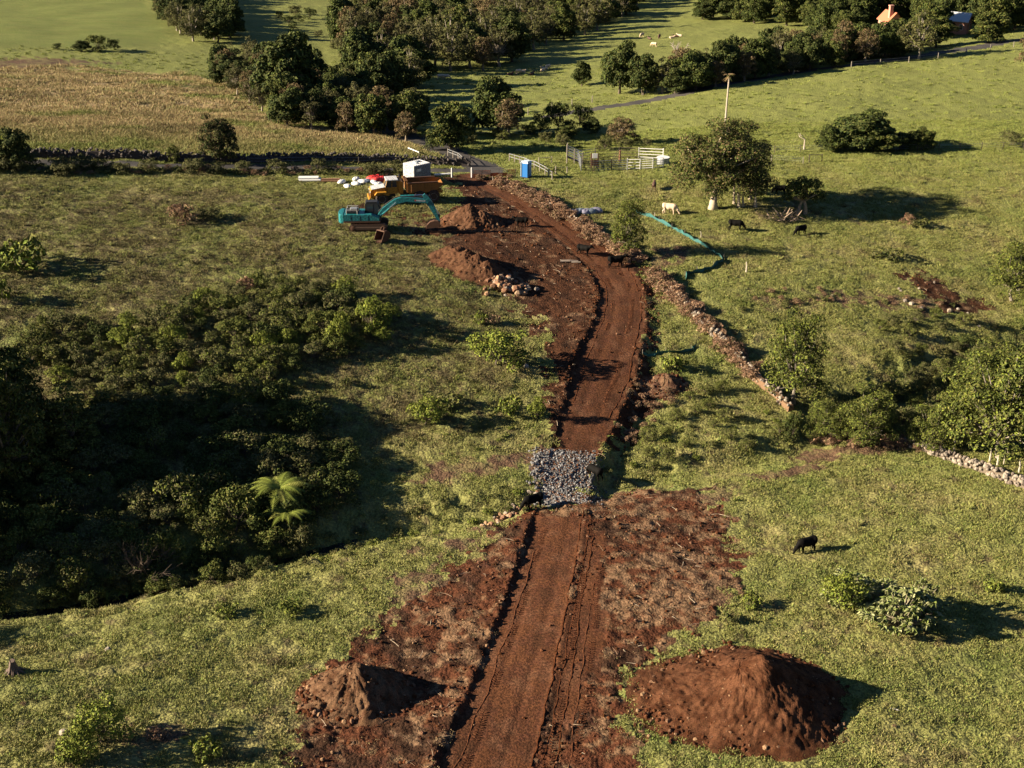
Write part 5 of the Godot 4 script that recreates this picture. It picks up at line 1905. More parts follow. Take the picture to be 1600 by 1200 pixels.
	var prof := [[8.75, 0.85], [8.5, 1.05], [8.0, 1.1], [7.5, 0.95], [7.1, 0.55], [6.98, 0.1], [7.12, 0.12], [7.28, 0.45], [7.65, 0.75], [8.1, 0.88], [8.45, 0.72], [8.6, 0.3], [8.72, 0.3]]
	s.slab(prof, -0.55, 0.55)
	var bucket := part(t, "bucket", s, M.rusty_steel)
	for e in [-0.57, 0.57]:
		s = Shape.new()
		s.slab([[8.72, 0.85], [8.5, 1.03], [8.0, 1.08], [7.5, 0.93], [7.1, 0.53], [7.0, 0.12], [7.6, 0.16], [8.66, 0.3]], e - 0.02, e + 0.02)
		part(bucket, "side_plate", s, M.rusty_steel)
	for i in 5:
		s = Shape.new()
		s.hexa([Vector3(6.94, 0.0, i * 0.24 - 0.53), Vector3(7.06, 0.0, i * 0.24 - 0.53), Vector3(7.06, 0.0, i * 0.24 - 0.43), Vector3(6.94, 0.0, i * 0.24 - 0.43), Vector3(6.97, 0.2, i * 0.24 - 0.55), Vector3(7.13, 0.2, i * 0.24 - 0.55), Vector3(7.13, 0.2, i * 0.24 - 0.41), Vector3(6.97, 0.2, i * 0.24 - 0.41)])
		part(bucket, "tooth", s, M.rusty_steel)
	# spare bucket in front
	p = on_land(597, 377)
	t = thing("spare_bucket", "rusty spare digger bucket lying in front of the excavator tracks", "bucket", p, 0.9)
	s = Shape.new()
	s.slab([[-0.85, 0.0], [0.2, -0.02], [0.85, 0.35], [0.75, 1.0], [0.35, 1.25], [-0.2, 1.3], [-0.25, 1.22], [0.3, 1.1], [0.62, 0.9], [0.66, 0.42], [0.15, 0.1], [-0.85, 0.08]], -0.6, 0.6)
	part(t, "shell", s, M.rusty_steel)
	for e in [-0.62, 0.62]:
		s = Shape.new()
		s.slab([[-0.85, 0.02], [0.2, 0.0], [0.83, 0.36], [0.73, 0.98], [0.34, 1.22], [-0.2, 1.26]], e - 0.02, e + 0.02)
		part(t, "side_plate", s, M.rusty_steel)
	for i in 5:
		s = Shape.new()
		s.box(Vector3(-0.98, 0.05, i * 0.26 - 0.52), Vector3(0.26, 0.07, 0.1))
		part(t, "tooth", s, M.rusty_steel)
	s = Shape.new()
	s.slab([[0.0, 1.26], [0.45, 1.2], [0.5, 1.55], [0.2, 1.6]], -0.25, -0.2)
	s.slab([[0.0, 1.26], [0.45, 1.2], [0.5, 1.55], [0.2, 1.6]], 0.2, 0.25)
	part(t, "hitch_lugs", s, M.rusty_steel)

func tyre(parent: Node3D, at: Vector3, e: float, rad: float, wide: float):
	var s := Shape.new()
	var prof := [[rad * 0.55, -wide * 0.5], [rad * 0.93, -wide * 0.5], [rad, -wide * 0.36], [rad, wide * 0.36], [rad * 0.93, wide * 0.5], [rad * 0.55, wide * 0.5]]
	prof.reverse()
	s.wheel(at, prof, 20)
	for i in 20:
		var a := TAU * i / 20.0
		s.box(at + Vector3(cos(a), sin(a), 0) * rad, Vector3(0.07, 0.08, wide * 0.8), Basis(Vector3.BACK, a))
	var o := part(parent, "wheel", s, M.muddy_rubber)
	s = Shape.new()
	var rim := [[0.05, e * wide * 0.30], [rad * 0.30, e * wide * 0.30], [rad * 0.5, e * wide * 0.46], [rad * 0.56, e * wide * 0.52], [rad * 0.56, e * wide * 0.4]]
	if e > 0:
		rim.reverse()
	s.wheel(at, rim, 16)
	part(o, "rim", s, M.rim_grey)
	s = Shape.new()
	s.wheel(at, [[0.16, e * wide * 0.40], [0.2, e * wide * 0.31]] if e > 0 else [[0.2, e * wide * 0.31], [0.16, e * wide * 0.40]], 10)
	part(o, "hub", s, M.yellow_paint)

func dump_truck():
	# faces -x; the front half is turned a little against the rear
	var p := on_land(632, 313)
	var t := thing("dump_truck", "yellow articulated dump truck parked behind the excavator", "dump truck", p, 0.2)
	var s := Shape.new()
	s.slab([[-4.5, 0.85], [-2.2, 0.85], [-2.2, 2.15], [-2.6, 2.2], [-4.35, 1.95], [-4.5, 1.75]], -0.95, 0.95)
	var hood := part(t, "hood", s, M.yellow_paint)
	s = Shape.new()
	s.hexa([Vector3(-4.34, 1.965, -0.93), Vector3(-2.6, 2.21, -0.93), Vector3(-2.6, 2.21, 0.93), Vector3(-4.34, 1.965, 0.93), Vector3(-4.34, 2.0, -0.93), Vector3(-2.6, 2.245, -0.93), Vector3(-2.6, 2.245, 0.93), Vector3(-4.34, 2.0, 0.93)])
	part(hood, "hood_top", s, M.white_paint)
	s = Shape.new()
	for i in 6:
		s.box(Vector3(-4.51, 1.0 + i * 0.13, 0), Vector3(0.03, 0.05, 1.4))
	part(hood, "grille", s, M.black_steel)
	for z in [-0.75, 0.75]:
		s = Shape.new()
		s.cbox(Vector3(-4.5, 1.62, z), Vector3(0.06, 0.18, 0.28), 0.02)
		part(hood, "headlight", s, M.white_plastic)
	s = Shape.new()
	s.cbox(Vector3(-4.62, 0.75, 0), Vector3(0.25, 0.35, 2.5), 0.05)
	part(t, "bumper", s, M.yellow_paint)
	s = Shape.new()
	s.cbox(Vector3(-2.8, 0.95, 0), Vector3(3.2, 0.35, 1.1), 0.05)
	part(t, "front_chassis", s, M.black_steel)
	# cab: pillars, panels and glass
	s = Shape.new()
	s.slab([[-2.6, 1.3], [-0.95, 1.3], [-0.95, 2.15], [-2.6, 2.15]], -0.95, 0.95)
	var cab := part(t, "cab", s, M.yellow_paint)
	s = Shape.new()
	s.slab([[-2.5, 2.16], [-1.0, 2.16], [-1.05, 3.02], [-2.25, 3.02]], -0.88, 0.88)
	part(cab, "windows", s, M.dark_glass)
	s = Shape.new()
	for z in [-0.92, 0.92]:
		bar(s, Vector3(-2.53, 2.12, z), Vector3(-2.27, 3.05, z), 0.055, 6)
		bar(s, Vector3(-1.7, 2.12, z), Vector3(-1.66, 3.05, z), 0.05, 6)
		bar(s, Vector3(-0.97, 2.12, z), Vector3(-1.02, 3.05, z), 0.06, 6)
	part(cab, "pillars", s, M.yellow_paint)
	s = Shape.new()
	s.cbox(Vector3(-1.66, 3.1, 0), Vector3(1.6, 0.14, 2.0), 0.05)
	part(cab, "roof", s, M.white_paint)
	for z in [-1.25, 1.25]:
		s = Shape.new()
		s.slab([[-4.0, 1.35], [-3.7, 1.72], [-2.5, 1.72], [-2.1, 1.35], [-2.1, 1.28], [-4.0, 1.28]], z - 0.3, z + 0.3)
		part(t, "mudguard", s, M.yellow_paint)
		tyre(t, Vector3(-3.05, 0.8, z), signf(z), 0.8, 0.6)
	s = Shape.new()
	s.slab([[-0.85, 1.2], [-0.2, 1.2], [-0.2, 2.6], [-0.5, 2.9], [-0.85, 2.9]], -0.8, 0.8)
	part(t, "engine_stack", s, M.yellow_paint)
	s = Shape.new()
	s.tube([Vector3(-0.55, 2.9, -0.5), Vector3(-0.55, 3.45, -0.5)], [0.1, 0.09], 8)
	part(t, "exhaust_pipe", s, M.black_steel)
	s = Shape.new()
	s.cbox(Vector3(0.4, 1.0, 0), Vector3(1.6, 0.4, 0.6), 0.08)
	s.wheel(Vector3(-0.1, 1.0, 0), [[0.45, 0.4], [0.45, -0.4]], 12)
	part(t, "articulation_joint", s, M.black_steel)
	s = Shape.new()
	for z in [-0.5, 0.5]:
		s.cbox(Vector3(2.8, 1.15, z), Vector3(4.4, 0.35, 0.2), 0.03)
	part(t, "rear_chassis", s, M.yellow_paint)
	for x in [1.85, 3.65]:
		for z in [-1.2, 1.2]:
			tyre(t, Vector3(x, 0.8, z), signf(z), 0.8, 0.6)
	# tipping body: floor, sides, front board
	var floor_pts := [[0.35, 1.55], [3.6, 1.5], [4.95, 2.35], [5.0, 2.25], [3.7, 1.36], [0.35, 1.4]]
	s = Shape.new()
	s.slab(floor_pts, -1.25, 1.25)
	var body := part(t, "dump_body", s, M.dump_paint)
	for z in [-1.3, 1.3]:
		s = Shape.new()
		s.slab([[0.3, 1.42], [3.7, 1.38], [5.0, 2.28], [4.95, 2.5], [4.2, 2.62], [0.3, 2.7]], z - 0.05, z + 0.05)
		var side := part(body, "side_board", s, M.dump_paint)
		s = Shape.new()
		s.cbox(Vector3(2.3, 2.68, z), Vector3(4.0, 0.14, 0.2), 0.03)
		part(side, "top_rail", s, M.rusty_steel)
		for x in [0.8, 1.7, 2.6, 3.5]:
			s = Shape.new()
			s.cbox(Vector3(x, 2.05, z + signf(z) * 0.09), Vector3(0.12, 1.15, 0.08), 0.02)
			part(side, "rib", s, M.dump_paint)
	s = Shape.new()
	s.slab([[0.2, 1.45], [0.35, 1.45], [0.35, 2.95], [-0.1, 3.05], [-0.1, 2.95], [0.2, 2.85]], -1.3, 1.3)
	part(body, "front_board", s, M.dump_paint)
	s = Shape.new()
	bar(s, Vector3(0.9, 1.2, 0.75), Vector3(2.6, 1.5, 0.75), 0.1)
	part(t, "tipping_ram", s, M.yellow_paint)

func machines():
	excavator()
	dump_truck()

# ---------------------------------------------------------------- site things
func site_things():
	var r := rnd(960)
	# white site shed: ribbed walls, darker doored end
	var p := on_land(652, 283)
	var t := thing("site_shed", "white steel site shed with a blue grey doored end", "shed", p, deg_to_rad(-48))
	var s := Shape.new()
	s.cbox(Vector3(0, 1.36, 0), Vector3(2.4, 2.5, 2.95), 0.04)
	part(t, "walls", s, M.white_paint)
	s = Shape.new()
	s.box(Vector3(1.215, 1.33, 0), Vector3(0.03, 2.36, 2.75))
	var end := part(t, "door_end", s, M.shed_door)
	for z in [-0.68, 0.68]:
		s = Shape.new()
		s.cbox(Vector3(1.245, 1.3, z), Vector3(0.04, 2.2, 1.28), 0.012)
		var door := part(end, "door", s, M.shed_door)
		s = Shape.new()
		bar(s, Vector3(1.29, 0.3, z + 0.3), Vector3(1.29, 2.3, z + 0.3), 0.02, 6)
		part(door, "lock_bar", s, M.galvanised)
	s = Shape.new()
	s.box(Vector3(1.272, 1.95, 0.68), Vector3(0.012, 0.35, 0.8))
	part(end, "notice", s, M.letter_white)
	s = Shape.new()
	for i in 9:
		s.cbox(Vector3(0, 2.635, -1.3 + i * 0.325), Vector3(2.36, 0.05, 0.16), 0.015)
	part(t, "roof_ribs", s, M.white_paint)
	for i in 11:
		s = Shape.new()
		s.box(Vector3(-1.0 + i * 0.2, 1.36, 1.487), Vector3(0.09, 2.3, 0.03))
		part(t, "wall_rib", s, M.white_paint)
	s = Shape.new()
	s.cbox(Vector3(-0.3, 2.71, -0.4), Vector3(0.5, 0.08, 0.7), 0.02)
	s.cbox(Vector3(0.4, 2.71, 0.3), Vector3(0.3, 0.09, 0.3), 0.02)
	part(t, "roof_items", s, M.shed_door)
	# portable toilet
	p = on_land(822, 277)
	t = thing("portable_toilet", "blue portable toilet with pale roof beside the gate fence", "toilet", p, deg_to_rad(-30))
	s = Shape.new()
	s.cbox(Vector3(0, 1.08, 0), Vector3(1.15, 2.0, 1.15), 0.05)
	part(t, "cabin", s, M.blue_plastic)
	s = Shape.new()
	s.cbox(Vector3(0, 0.06, 0), Vector3(1.25, 0.12, 1.25), 0.03)
	part(t, "base", s, M.black_steel)
	s = Shape.new()
	s.hexa([Vector3(-0.6, 2.08, -0.6), Vector3(0.6, 2.08, -0.6), Vector3(0.6, 2.08, 0.6), Vector3(-0.6, 2.08, 0.6), Vector3(-0.42, 2.34, -0.42), Vector3(0.42, 2.34, -0.42), Vector3(0.42, 2.34, 0.42), Vector3(-0.42, 2.34, 0.42)])
	part(t, "roof", s, M.roof_plastic)
	s = Shape.new()
	s.cbox(Vector3(0.59, 1.05, 0), Vector3(0.05, 1.8, 0.75), 0.02)
	var d := part(t, "door", s, M.blue_plastic)
	s = Shape.new()
	s.cbox(Vector3(0.625, 1.1, 0.28), Vector3(0.03, 0.16, 0.06), 0.01)
	part(d, "handle", s, M.black_steel)
	s = Shape.new()
	s.box(Vector3(0.619, 1.6, -0.05), Vector3(0.01, 0.16, 0.26))
	part(d, "notice", s, M.letter_white)
	s = Shape.new()
	bar(s, Vector3(-0.45, 0.2, 0.62), Vector3(-0.45, 2.5, 0.62), 0.05)
	part(t, "vent_pipe", s, M.roof_plastic)
	# pipes and timber laid out on the grass
	p = on_land(484, 282)
	t = thing("pipe_bundle", "bundle of white pipes at the left end of the laid out materials", "pipes", p, 0.04)
	for k in 7:
		s = Shape.new()
		var row: int = [0, 0, 0, 0, 1, 1, 1][k]
		var z: float = (k if k < 4 else k - 3.5) * 0.3 - 0.45
		bar(s, Vector3(-1.5 + 0.1 * (k % 2), 0.16 + row * 0.27, z), Vector3(1.5 - row * 0.3, 0.16 + row * 0.27, z), 0.145, 10)
		part(t, "pipe", s, M.white_plastic)
	p = on_land(517, 284)
	t = thing("timber_stack", "brown timber beams beside the white pipes", "timber", p, 0.03)
	for k in 5:
		s = Shape.new()
		s.cbox(Vector3(0.05 * (k % 2), 0.1 + (k / 3) * 0.17, (k % 3) * 0.24 - 0.24), Vector3(2.5, 0.15, 0.2), 0.015)
		part(t, "beam", s, M.brown_timber)
	p = on_land(690, 275)
	s = Shape.new()
	bar(s, Vector3(-1.0, 0.2, 0.1), Vector3(1.25, 0.24, -0.35), 0.16, 12)
	single("loose_pipe", s, M.white_plastic, "single white pipe lying between the shed and the gate", "pipe", p)
	var bag_labels := ["white bag touching the timber beams", "large white bag at the front of the row of bags", "white bag leaning behind the front bag", "small white bag in the middle of the row", "white bag next to the grey tarpaulin", "flat white bag in front of the red bags", "white bag nearest the red bags", "grey bag behind the white bags"]
	var at_px := [[534, 285], [543, 291], [556, 281], [556, 288], [566, 286], [584, 287], [591, 289], [574, 284]]
	for k in at_px.size():
		p = on_land(at_px[k][0], at_px[k][1])
		single("material_bag", sack(r, 0.55, 0.42), M.shed_door if k == 7 else M.white_plastic, bag_labels[k], "bag", p, r.randf() * TAU, "bags of building material", true)
	var red_px := [[582, 281], [590, 280], [597, 283], [588, 284]]
	var red_labels := ["leftmost red bag behind the white bags", "tallest red bag at the back of the row", "right hand red bag near the stony heap", "low red bag in front of the tallest red one"]
	for k in 4:
		p = on_land(red_px[k][0], red_px[k][1])
		single("red_bag", sack(r, 0.6, 0.62), M.red_plastic, red_labels[k], "bag", p, r.randf() * TAU, "red bags", true)
	p = on_land(915, 332)
	t = thing("wrapped_pallet", "heap wrapped in purple grey plastic behind the track side wall", "heap", p, 0.3)
	for k in 5:
		var o := part(t, "wrapped_bundle", sack(r, 0.75, 0.6), M.purple_plastic if k % 2 == 0 else M.shed_door, true)
		o.position = Vector3(k * 0.75 - 1.5, 0, r.randfn() * 0.2 + k * 0.1)
		o.rotation.y = r.randf() * TAU

func sack(r: RandomNumberGenerator, wide: float, tall: float) -> Shape:
	var s := Shape.new()
	s.tint = Color.WHITE
	var rows := []
	var n := 12
	var f := []
	for i in n:
		f.append(r.randf_range(0.82, 1.15))
	for k in 6:
		var y: float = [-0.05, 0.12, 0.45, 0.75, 0.93, 1.0][k]
		var w: float = [0.92, 1.05, 1.0, 0.82, 0.5, 0.15][k]
		var row := []
		for i in n:
			var a := TAU * i / n
			row.append(Vector3(cos(a) * wide * w * f[i] * 1.25, tall * y * (1.0 + 0.12 * sin(i * 2.3 + k)), sin(a) * wide * w * f[(i + k) % n] * 0.85))
		rows.append(row)
	s.loft(rows)
	return s

# ---------------------------------------------------------------- fences, yard, silt fence
func post_line(px: Array, every: float, tall: float, thick: float, m: Material, rails: Array, rail_m: Material, rail_r: float, called: String, label: String, lean := 0.04, s := 1000) -> Node3D:
	var pts := outline(px, true)
	var r := rnd(s)
	var o0 := v3(pts[0], ground_y(pts[0].x, pts[0].y))
	var t := thing(called, label, "fence", o0)
	var spots := []
	for i in pts.size() - 1:
		var n := maxi(1, int(round(pts[i].distance_to(pts[i + 1]) / every)))
		for k in n:
			spots.append(pts[i].lerp(pts[i + 1], float(k) / n))
	spots.append(pts[-1])
	var feet := []
	for q in spots:
		feet.append(v3(q, ground_y(q.x, q.y)) - o0)
	for f in feet:
		var s1 := Shape.new()
		var tip := Vector3(r.randfn() * lean, tall * r.randf_range(0.92, 1.06), r.randfn() * lean)
		s1.tube([f - Vector3.UP * 0.3, f + tip], [thick, thick * 0.88], 7)
		part(t, "post", s1, m)
	for h in rails:
		for i in feet.size() - 1:
			var s1 := Shape.new()
			var a: Vector3 = feet[i] + Vector3.UP * tall * h
			var b: Vector3 = feet[i + 1] + Vector3.UP * tall * h
			s1.tube([a, a.lerp(b, 0.5) - Vector3.UP * (0.02 if rail_r < 0.03 else 0.0), b], [rail_r, rail_r, rail_r], 4 if rail_r < 0.03 else 6)
			part(t, "wire" if rail_r < 0.03 else "rail", s1, rail_m)
	return t

func cloth_fence(px: Array, tall: float, label: String, s: int):
	var pts := outline(px, true)
	var r := rnd(s)
	var o0 := v3(pts[0], ground_y(pts[0].x, pts[0].y))
	var t := thing("silt_fence", label, "fence", o0)
	var dense := []
	for i in pts.size() - 1:
		var n := maxi(2, int(pts[i].distance_to(pts[i + 1]) / 0.6))
		for k in n:
			dense.append(pts[i].lerp(pts[i + 1], float(k) / n))
	dense.append(pts[-1])
	var c := Shape.new()
	var rows := []
	for i in dense.size():
		var q: Vector2 = dense[i] + Vector2(r.randfn(), r.randfn()) * 0.07
		var g := ground_y(q.x, q.y)
		var h := tall * r.randf_range(0.7, 1.05)
		var lean := Vector3(r.randfn() * 0.08, 0, 0.1 + r.randfn() * 0.12)
		rows.append([v3(q, g - 0.05) - o0, v3(q, g + h * 0.5) - o0 + lean * 0.4 + Vector3(0, 0, r.randfn() * 0.06), v3(q, g + h) - o0 + lean])
	for i in rows.size() - 1:
		for k in 2:
			c.quad(rows[i][k], rows[i + 1][k], rows[i + 1][k + 1], rows[i][k + 1])
	part(t, "cloth", c, M.silt_cloth)
	for i in range(0, dense.size(), 4):
		var q: Vector2 = dense[i]
		var s1 := Shape.new()
		var f := v3(q, ground_y(q.x, q.y)) - o0 + Vector3(0, 0, -0.06)
		s1.tube([f - Vector3.UP * 0.2, f + Vector3(0, tall + 0.2, 0)], [0.03, 0.025], 6)
		part(t, "stake", s1, M.weathered_wood)

func yard_panel(yard: Node3D, px_a: Array, px_b: Array, tall: float, bars: int, m: Material, label: String):
	var a := on_land(px_a[0], px_a[1])
	var b := on_land(px_b[0], px_b[1])
	var t := Node3D.new()
	t.name = "panel"
	t.position = a - yard.position
	yard.add_child(t, true)
	var d := b - a
	for f in [Vector3.ZERO, d]:
		var s := Shape.new()
		s.tube([f - Vector3.UP * 0.2, f + Vector3.UP * (tall + 0.12)], [0.075, 0.07], 7)
		part(t, "post", s, m)
	for k in bars:
		var s := Shape.new()
		var h := Vector3.UP * (0.2 + (tall - 0.25) * k / (bars - 1.0))
		s.tube([h, d + h], [0.04, 0.04], 6)
		part(t, "rail", s, m)

func fences():
	cloth_fence([[985, 330], [1015, 340], [1040, 352], [1065, 365], [1085, 377], [1105, 387], [1120, 398], [1131, 406]], 0.5, "long teal silt fence running down from the weedy wall", 1101)
	cloth_fence([[1131, 406], [1115, 417], [1098, 424], [1080, 427], [1070, 429], [1071, 437]], 0.5, "short return of teal silt fence with its end curled up", 1102)
	cloth_fence([[1004, 554], [1030, 554], [1060, 551], [1080, 546], [1087, 540]], 0.4, "small dark teal silt fence right of the track below the wall", 1103)
	post_line([[1170, 240], [1250, 238], [1330, 237], [1400, 238], [1500, 236], [1600, 234], [1700, 232]], 3.6, 1.15, 0.06, M.dark_wood, [0.45, 0.7, 0.92], M.galvanised, 0.012, "wire_fence", "post and wire fence below the evergreen clump", 0.04, 1001)
	post_line([[1145, 253], [1205, 252], [1255, 256]], 3.2, 1.15, 0.06, M.weathered_wood, [0.45, 0.7, 0.92], M.galvanised, 0.012, "wire_fence", "short wire fence behind the fig tree", 0.05, 1002)
	post_line([[1264, 254], [1284, 253]], 1.9, 1.2, 0.08, M.dark_wood, [0.93], M.dark_wood, 0.06, "timber_rail", "isolated dark timber rail between two posts in the fig paddock", 0.02, 1003)
	post_line([[796, 252], [812, 256], [835, 264], [852, 272], [863, 281]], 1.8, 1.15, 0.09, M.weathered_wood, [0.55, 0.93], M.galvanised, 0.045, "rail_fence", "pale pipe rail fence slanting down beside the portable toilet", 0.03, 1004)
	post_line([[868, 272], [886, 271]], 1.5, 1.1, 0.09, M.weathered_wood, [0.9], M.galvanised, 0.03, "rail_fence", "single low rail left of the stockyard", 0.03, 1005)
	post_line([[842, 256], [862, 255]], 1.8, 1.0, 0.08, M.weathered_wood, [0.9], M.weathered_wood, 0.04, "rail_fence", "small timber rail between the toilet and the stockyard", 0.03, 1006)
	post_line([[700, 244], [716, 250], [725, 258]], 1.6, 1.1, 0.08, M.weathered_wood, [0.6, 0.93], M.galvanised, 0.04, "rail_fence", "short white rail fence on the inside of the road bend", 0.03, 1007)
	post_line([[638, 238], [655, 245]], 1.7, 0.7, 0.06, M.weathered_wood, [0.9], M.white_plastic, 0.08, "guide_rail", "white guide rail in the grass left of the road", 0.05, 1008)
	post_line([[385, 257], [455, 257], [520, 256], [600, 256], [640, 256]], 3.4, 1.1, 0.05, M.dark_wood, [0.5, 0.9], M.galvanised, 0.012, "wire_fence", "post and wire fence at the foot of the hay field", 0.05, 1009)
	post_line([[1330, 105], [1420, 98], [1510, 84], [1620, 68]], 7.0, 1.2, 0.09, M.weathered_wood, [0.5, 0.9], M.galvanised, 0.012, "wire_fence", "pale post fence along the hill road at the right", 0.05, 1010)
	post_line([[825, 180], [862, 172], [925, 160]], 5.0, 1.3, 0.09, M.weathered_wood, [0.5, 0.9], M.galvanised, 0.012, "wire_fence", "weathered fence below the middle paddock", 0.05, 1011)
	# gate posts on the lane
	for q in [[706, 277, "white gate post nearest the site shed"], [737, 277, "white gate post beside the orange mesh"]]:
		var s := Shape.new()
		s.tube([Vector3(0, -0.3, 0), Vector3(0, 1.3, 0), Vector3(0, 1.42, 0)], [0.1, 0.095, 0.05], 9)
		single("gate_post", s, M.white_plastic, q[2], "post", on_land(q[0], q[1]))
	for q in [[1166, 425, 1.2, "white marker post alone in the paddock below the silt fence"], [1023, 343, 0.9, "thin grey stake beside the top of the silt fence"], [1490, 708, 1.5, "pale leaning post standing against the lower stone wall"], [1546, 722, 1.4, "upright pale post at the big tree's left"], [1558, 728, 1.3, "middle pale post below the big tree"], [1568, 726, 0.9, "short pale post below the big tree"], [1592, 738, 1.2, "pale post at the right edge of the stone wall"], [770, 282, 0.6, "short white peg in front of the orange mesh"], [1095, 372, 0.8, "small stake behind the silt fence"]]:
		var s := Shape.new()
		s.tint = Color(0.6, 0.53, 0.43)
		s.tube([Vector3(0, -0.3, 0), Vector3(0.02, q[2] * 0.6, 0), Vector3(-0.06, q[2], 0.02)], [0.1, 0.085, 0.07] if q[2] > 1.0 else [0.05, 0.045, 0.04], 7)
		single("marker_post", s, M.bark, q[3], "post", on_land(q[0], q[1]))
	# orange barrier mesh by the gate
	var a := on_land(740, 277)
	var b := on_land(806, 275)
	var t := thing("barrier_mesh", "sagging orange barrier mesh between the gate and the toilet", "fence", a)
	for k in 6:
		var f := (b - a) * (k / 5.0)
		f.y = ground_y(a.x + f.x, a.z + f.z) - a.y
		var s := Shape.new()
		s.tube([f - Vector3.UP * 0.2, f + Vector3.UP * 1.1], [0.03, 0.03], 5)
		part(t, "stake", s, M.black_steel)
		if k < 5:
			var g := (b - a) * ((k + 1) / 5.0)
			g.y = ground_y(a.x + g.x, a.z + g.z) - a.y
			s = Shape.new()
			for i in 7:
				var h: float = 0.12 + 0.14 * i - (0.45 if k == 2 or k == 3 else 0.0) * i / 7.0
				s.box((f + g) * 0.5 + Vector3.UP * h, Vector3(f.distance_to(g), 0.07, 0.012), Basis(Vector3.UP, -atan2(g.z - f.z, g.x - f.x)))
			part(t, "mesh_strip", s, M.orange_mesh)
	dry_bank([[742, 280], [765, 279], [800, 279]], 0.35, 12, 0.5, 0.9, ["dead_b", "low_mid"], "dry weed under the orange barrier mesh", "weeds under the barrier mesh", 1020)
	stockyard()

func stockyard():
	var spans := [[[908, 268], [928, 268], 5, "dark", "left front panel of the stockyard"], [[928, 268], [955, 267], 5, "grey", "front panel of the stockyard right of the race"], [[955, 267], [980, 266], 5, "grey", "middle front panel of the stockyard"], [[980, 265], [1000, 265], 4, "pale", "pale mesh gate in the stockyard front"], [[1000, 265], [1020, 264], 5, "pale", "white railed panel at the right of the stockyard"], [[1020, 264], [1036, 262], 5, "pale", "last white railed panel behind the fig tree"], [[908, 268], [903, 252], 5, "grey", "left side panel of the stockyard"], [[903, 252], [930, 248], 4, "grey", "left rear panel of the stockyard"], [[930, 248], [968, 247], 4, "dark", "rear panel of the stockyard"], [[968, 247], [998, 247], 4, "dark", "right rear panel of the stockyard"], [[998, 247], [1036, 249], 4, "pale", "rear right white railed panel"], [[928, 268], [930, 248], 5, "dark", "inner dividing panel of the stockyard"], [[955, 267], [968, 247], 4, "dark", "second inner dividing panel of the stockyard"]]
	var yard := thing("stockyard", "cattle stockyard of dark, grey and white railed panels", "stockyard", on_land(908, 268))
	for q in spans:
		yard_panel(yard, q[0], q[1], 1.55, q[2], {"dark": M.dark_wood, "grey": M.galvanised, "pale": M.white_plastic}[q[3]], q[4])
	# loading ramp: two tall posts, sloping sides and a deck
	var p := on_land(886, 254)
	var t := thing("loading_ramp", "cattle loading ramp with tall posts left of the stockyard", "ramp", p, -0.12)
	for z in [-0.5, 0.5]:
		var s := Shape.new()
		s.tube([Vector3(0, -0.2, z), Vector3(0, 2.9, z)], [0.08, 0.07], 7)
		part(t, "tall_post", s, M.weathered_wood)
		for k in 4:
			s = Shape.new()
			s.tube([Vector3(0, 1.3 + k * 0.4, z), Vector3(2.3, 0.35 + k * 0.4, z)], [0.045, 0.045], 6)
			part(t, "side_rail", s, M.galvanised)
		for x in [1.1, 2.3]:
			s = Shape.new()
			s.tube([Vector3(x, -0.2, z), Vector3(x, 2.5 - x * 0.4, z)], [0.06, 0.055], 6)
			part(t, "post", s, M.weathered_wood)
	var s := Shape.new()
	s.hexa([Vector3(0, 0.95, -0.45), Vector3(2.3, 0.05, -0.45), Vector3(2.3, 0.05, 0.45), Vector3(0, 0.95, 0.45), Vector3(0, 1.05, -0.45), Vector3(2.3, 0.15, -0.45), Vector3(2.3, 0.15, 0.45), Vector3(0, 1.05, 0.45)])
	part(t, "deck", s, M.dark_wood)
	p = on_land(929, 262)
	t = thing("cattle_crush", "white and rusty cattle crush at the front of the stockyard", "crush", p, 0.0)
	s = Shape.new()
	for q in [[-0.5, -0.4], [0.5, -0.4], [0.5, 0.4], [-0.5, 0.4]]:
		s.tube([Vector3(q[0], -0.1, q[1]), Vector3(q[0], 2.1, q[1])], [0.06, 0.06], 6)
	part(t, "frame", s, M.rusty_steel)
	s = Shape.new()
	s.cbox(Vector3(0, 1.85, 0.44), Vector3(0.75, 0.7, 0.05), 0.02)
	part(t, "head_panel", s, M.white_plastic)
	s = Shape.new()
	s.cbox(Vector3(0, 0.8, 0.44), Vector3(0.9, 0.9, 0.05), 0.02)
	part(t, "side_panel", s, M.rusty_steel)
	p = on_land(968, 252)
	s = Shape.new()
	s.tube([Vector3(0, -0.2, 0), Vector3(0.05, 1.7, 0)], [0.16, 0.14], 8)
	single("yard_post", s, M.brown_timber, "stout orange brown timber post at the back of the stockyard", "post", p)
	p = on_land(1036, 256)
	t = thing("water_tank", "small pale water trough at the right end of the stockyard", "trough", p, 0.2)
	s = Shape.new()
	s.tube([Vector3(0, -0.1, 0), Vector3(0, 0.9, 0), Vector3(0, 1.0, 0)], [0.9, 0.9, 0.84], 18)
	part(t, "drum", s, M.galvanised)
	s = Shape.new()
	s.tube([Vector3(0, 1.0, 0), Vector3(0, 1.05, 0)], [0.93, 0.93], 18)
	part(t, "rim", s, M.white_plastic)

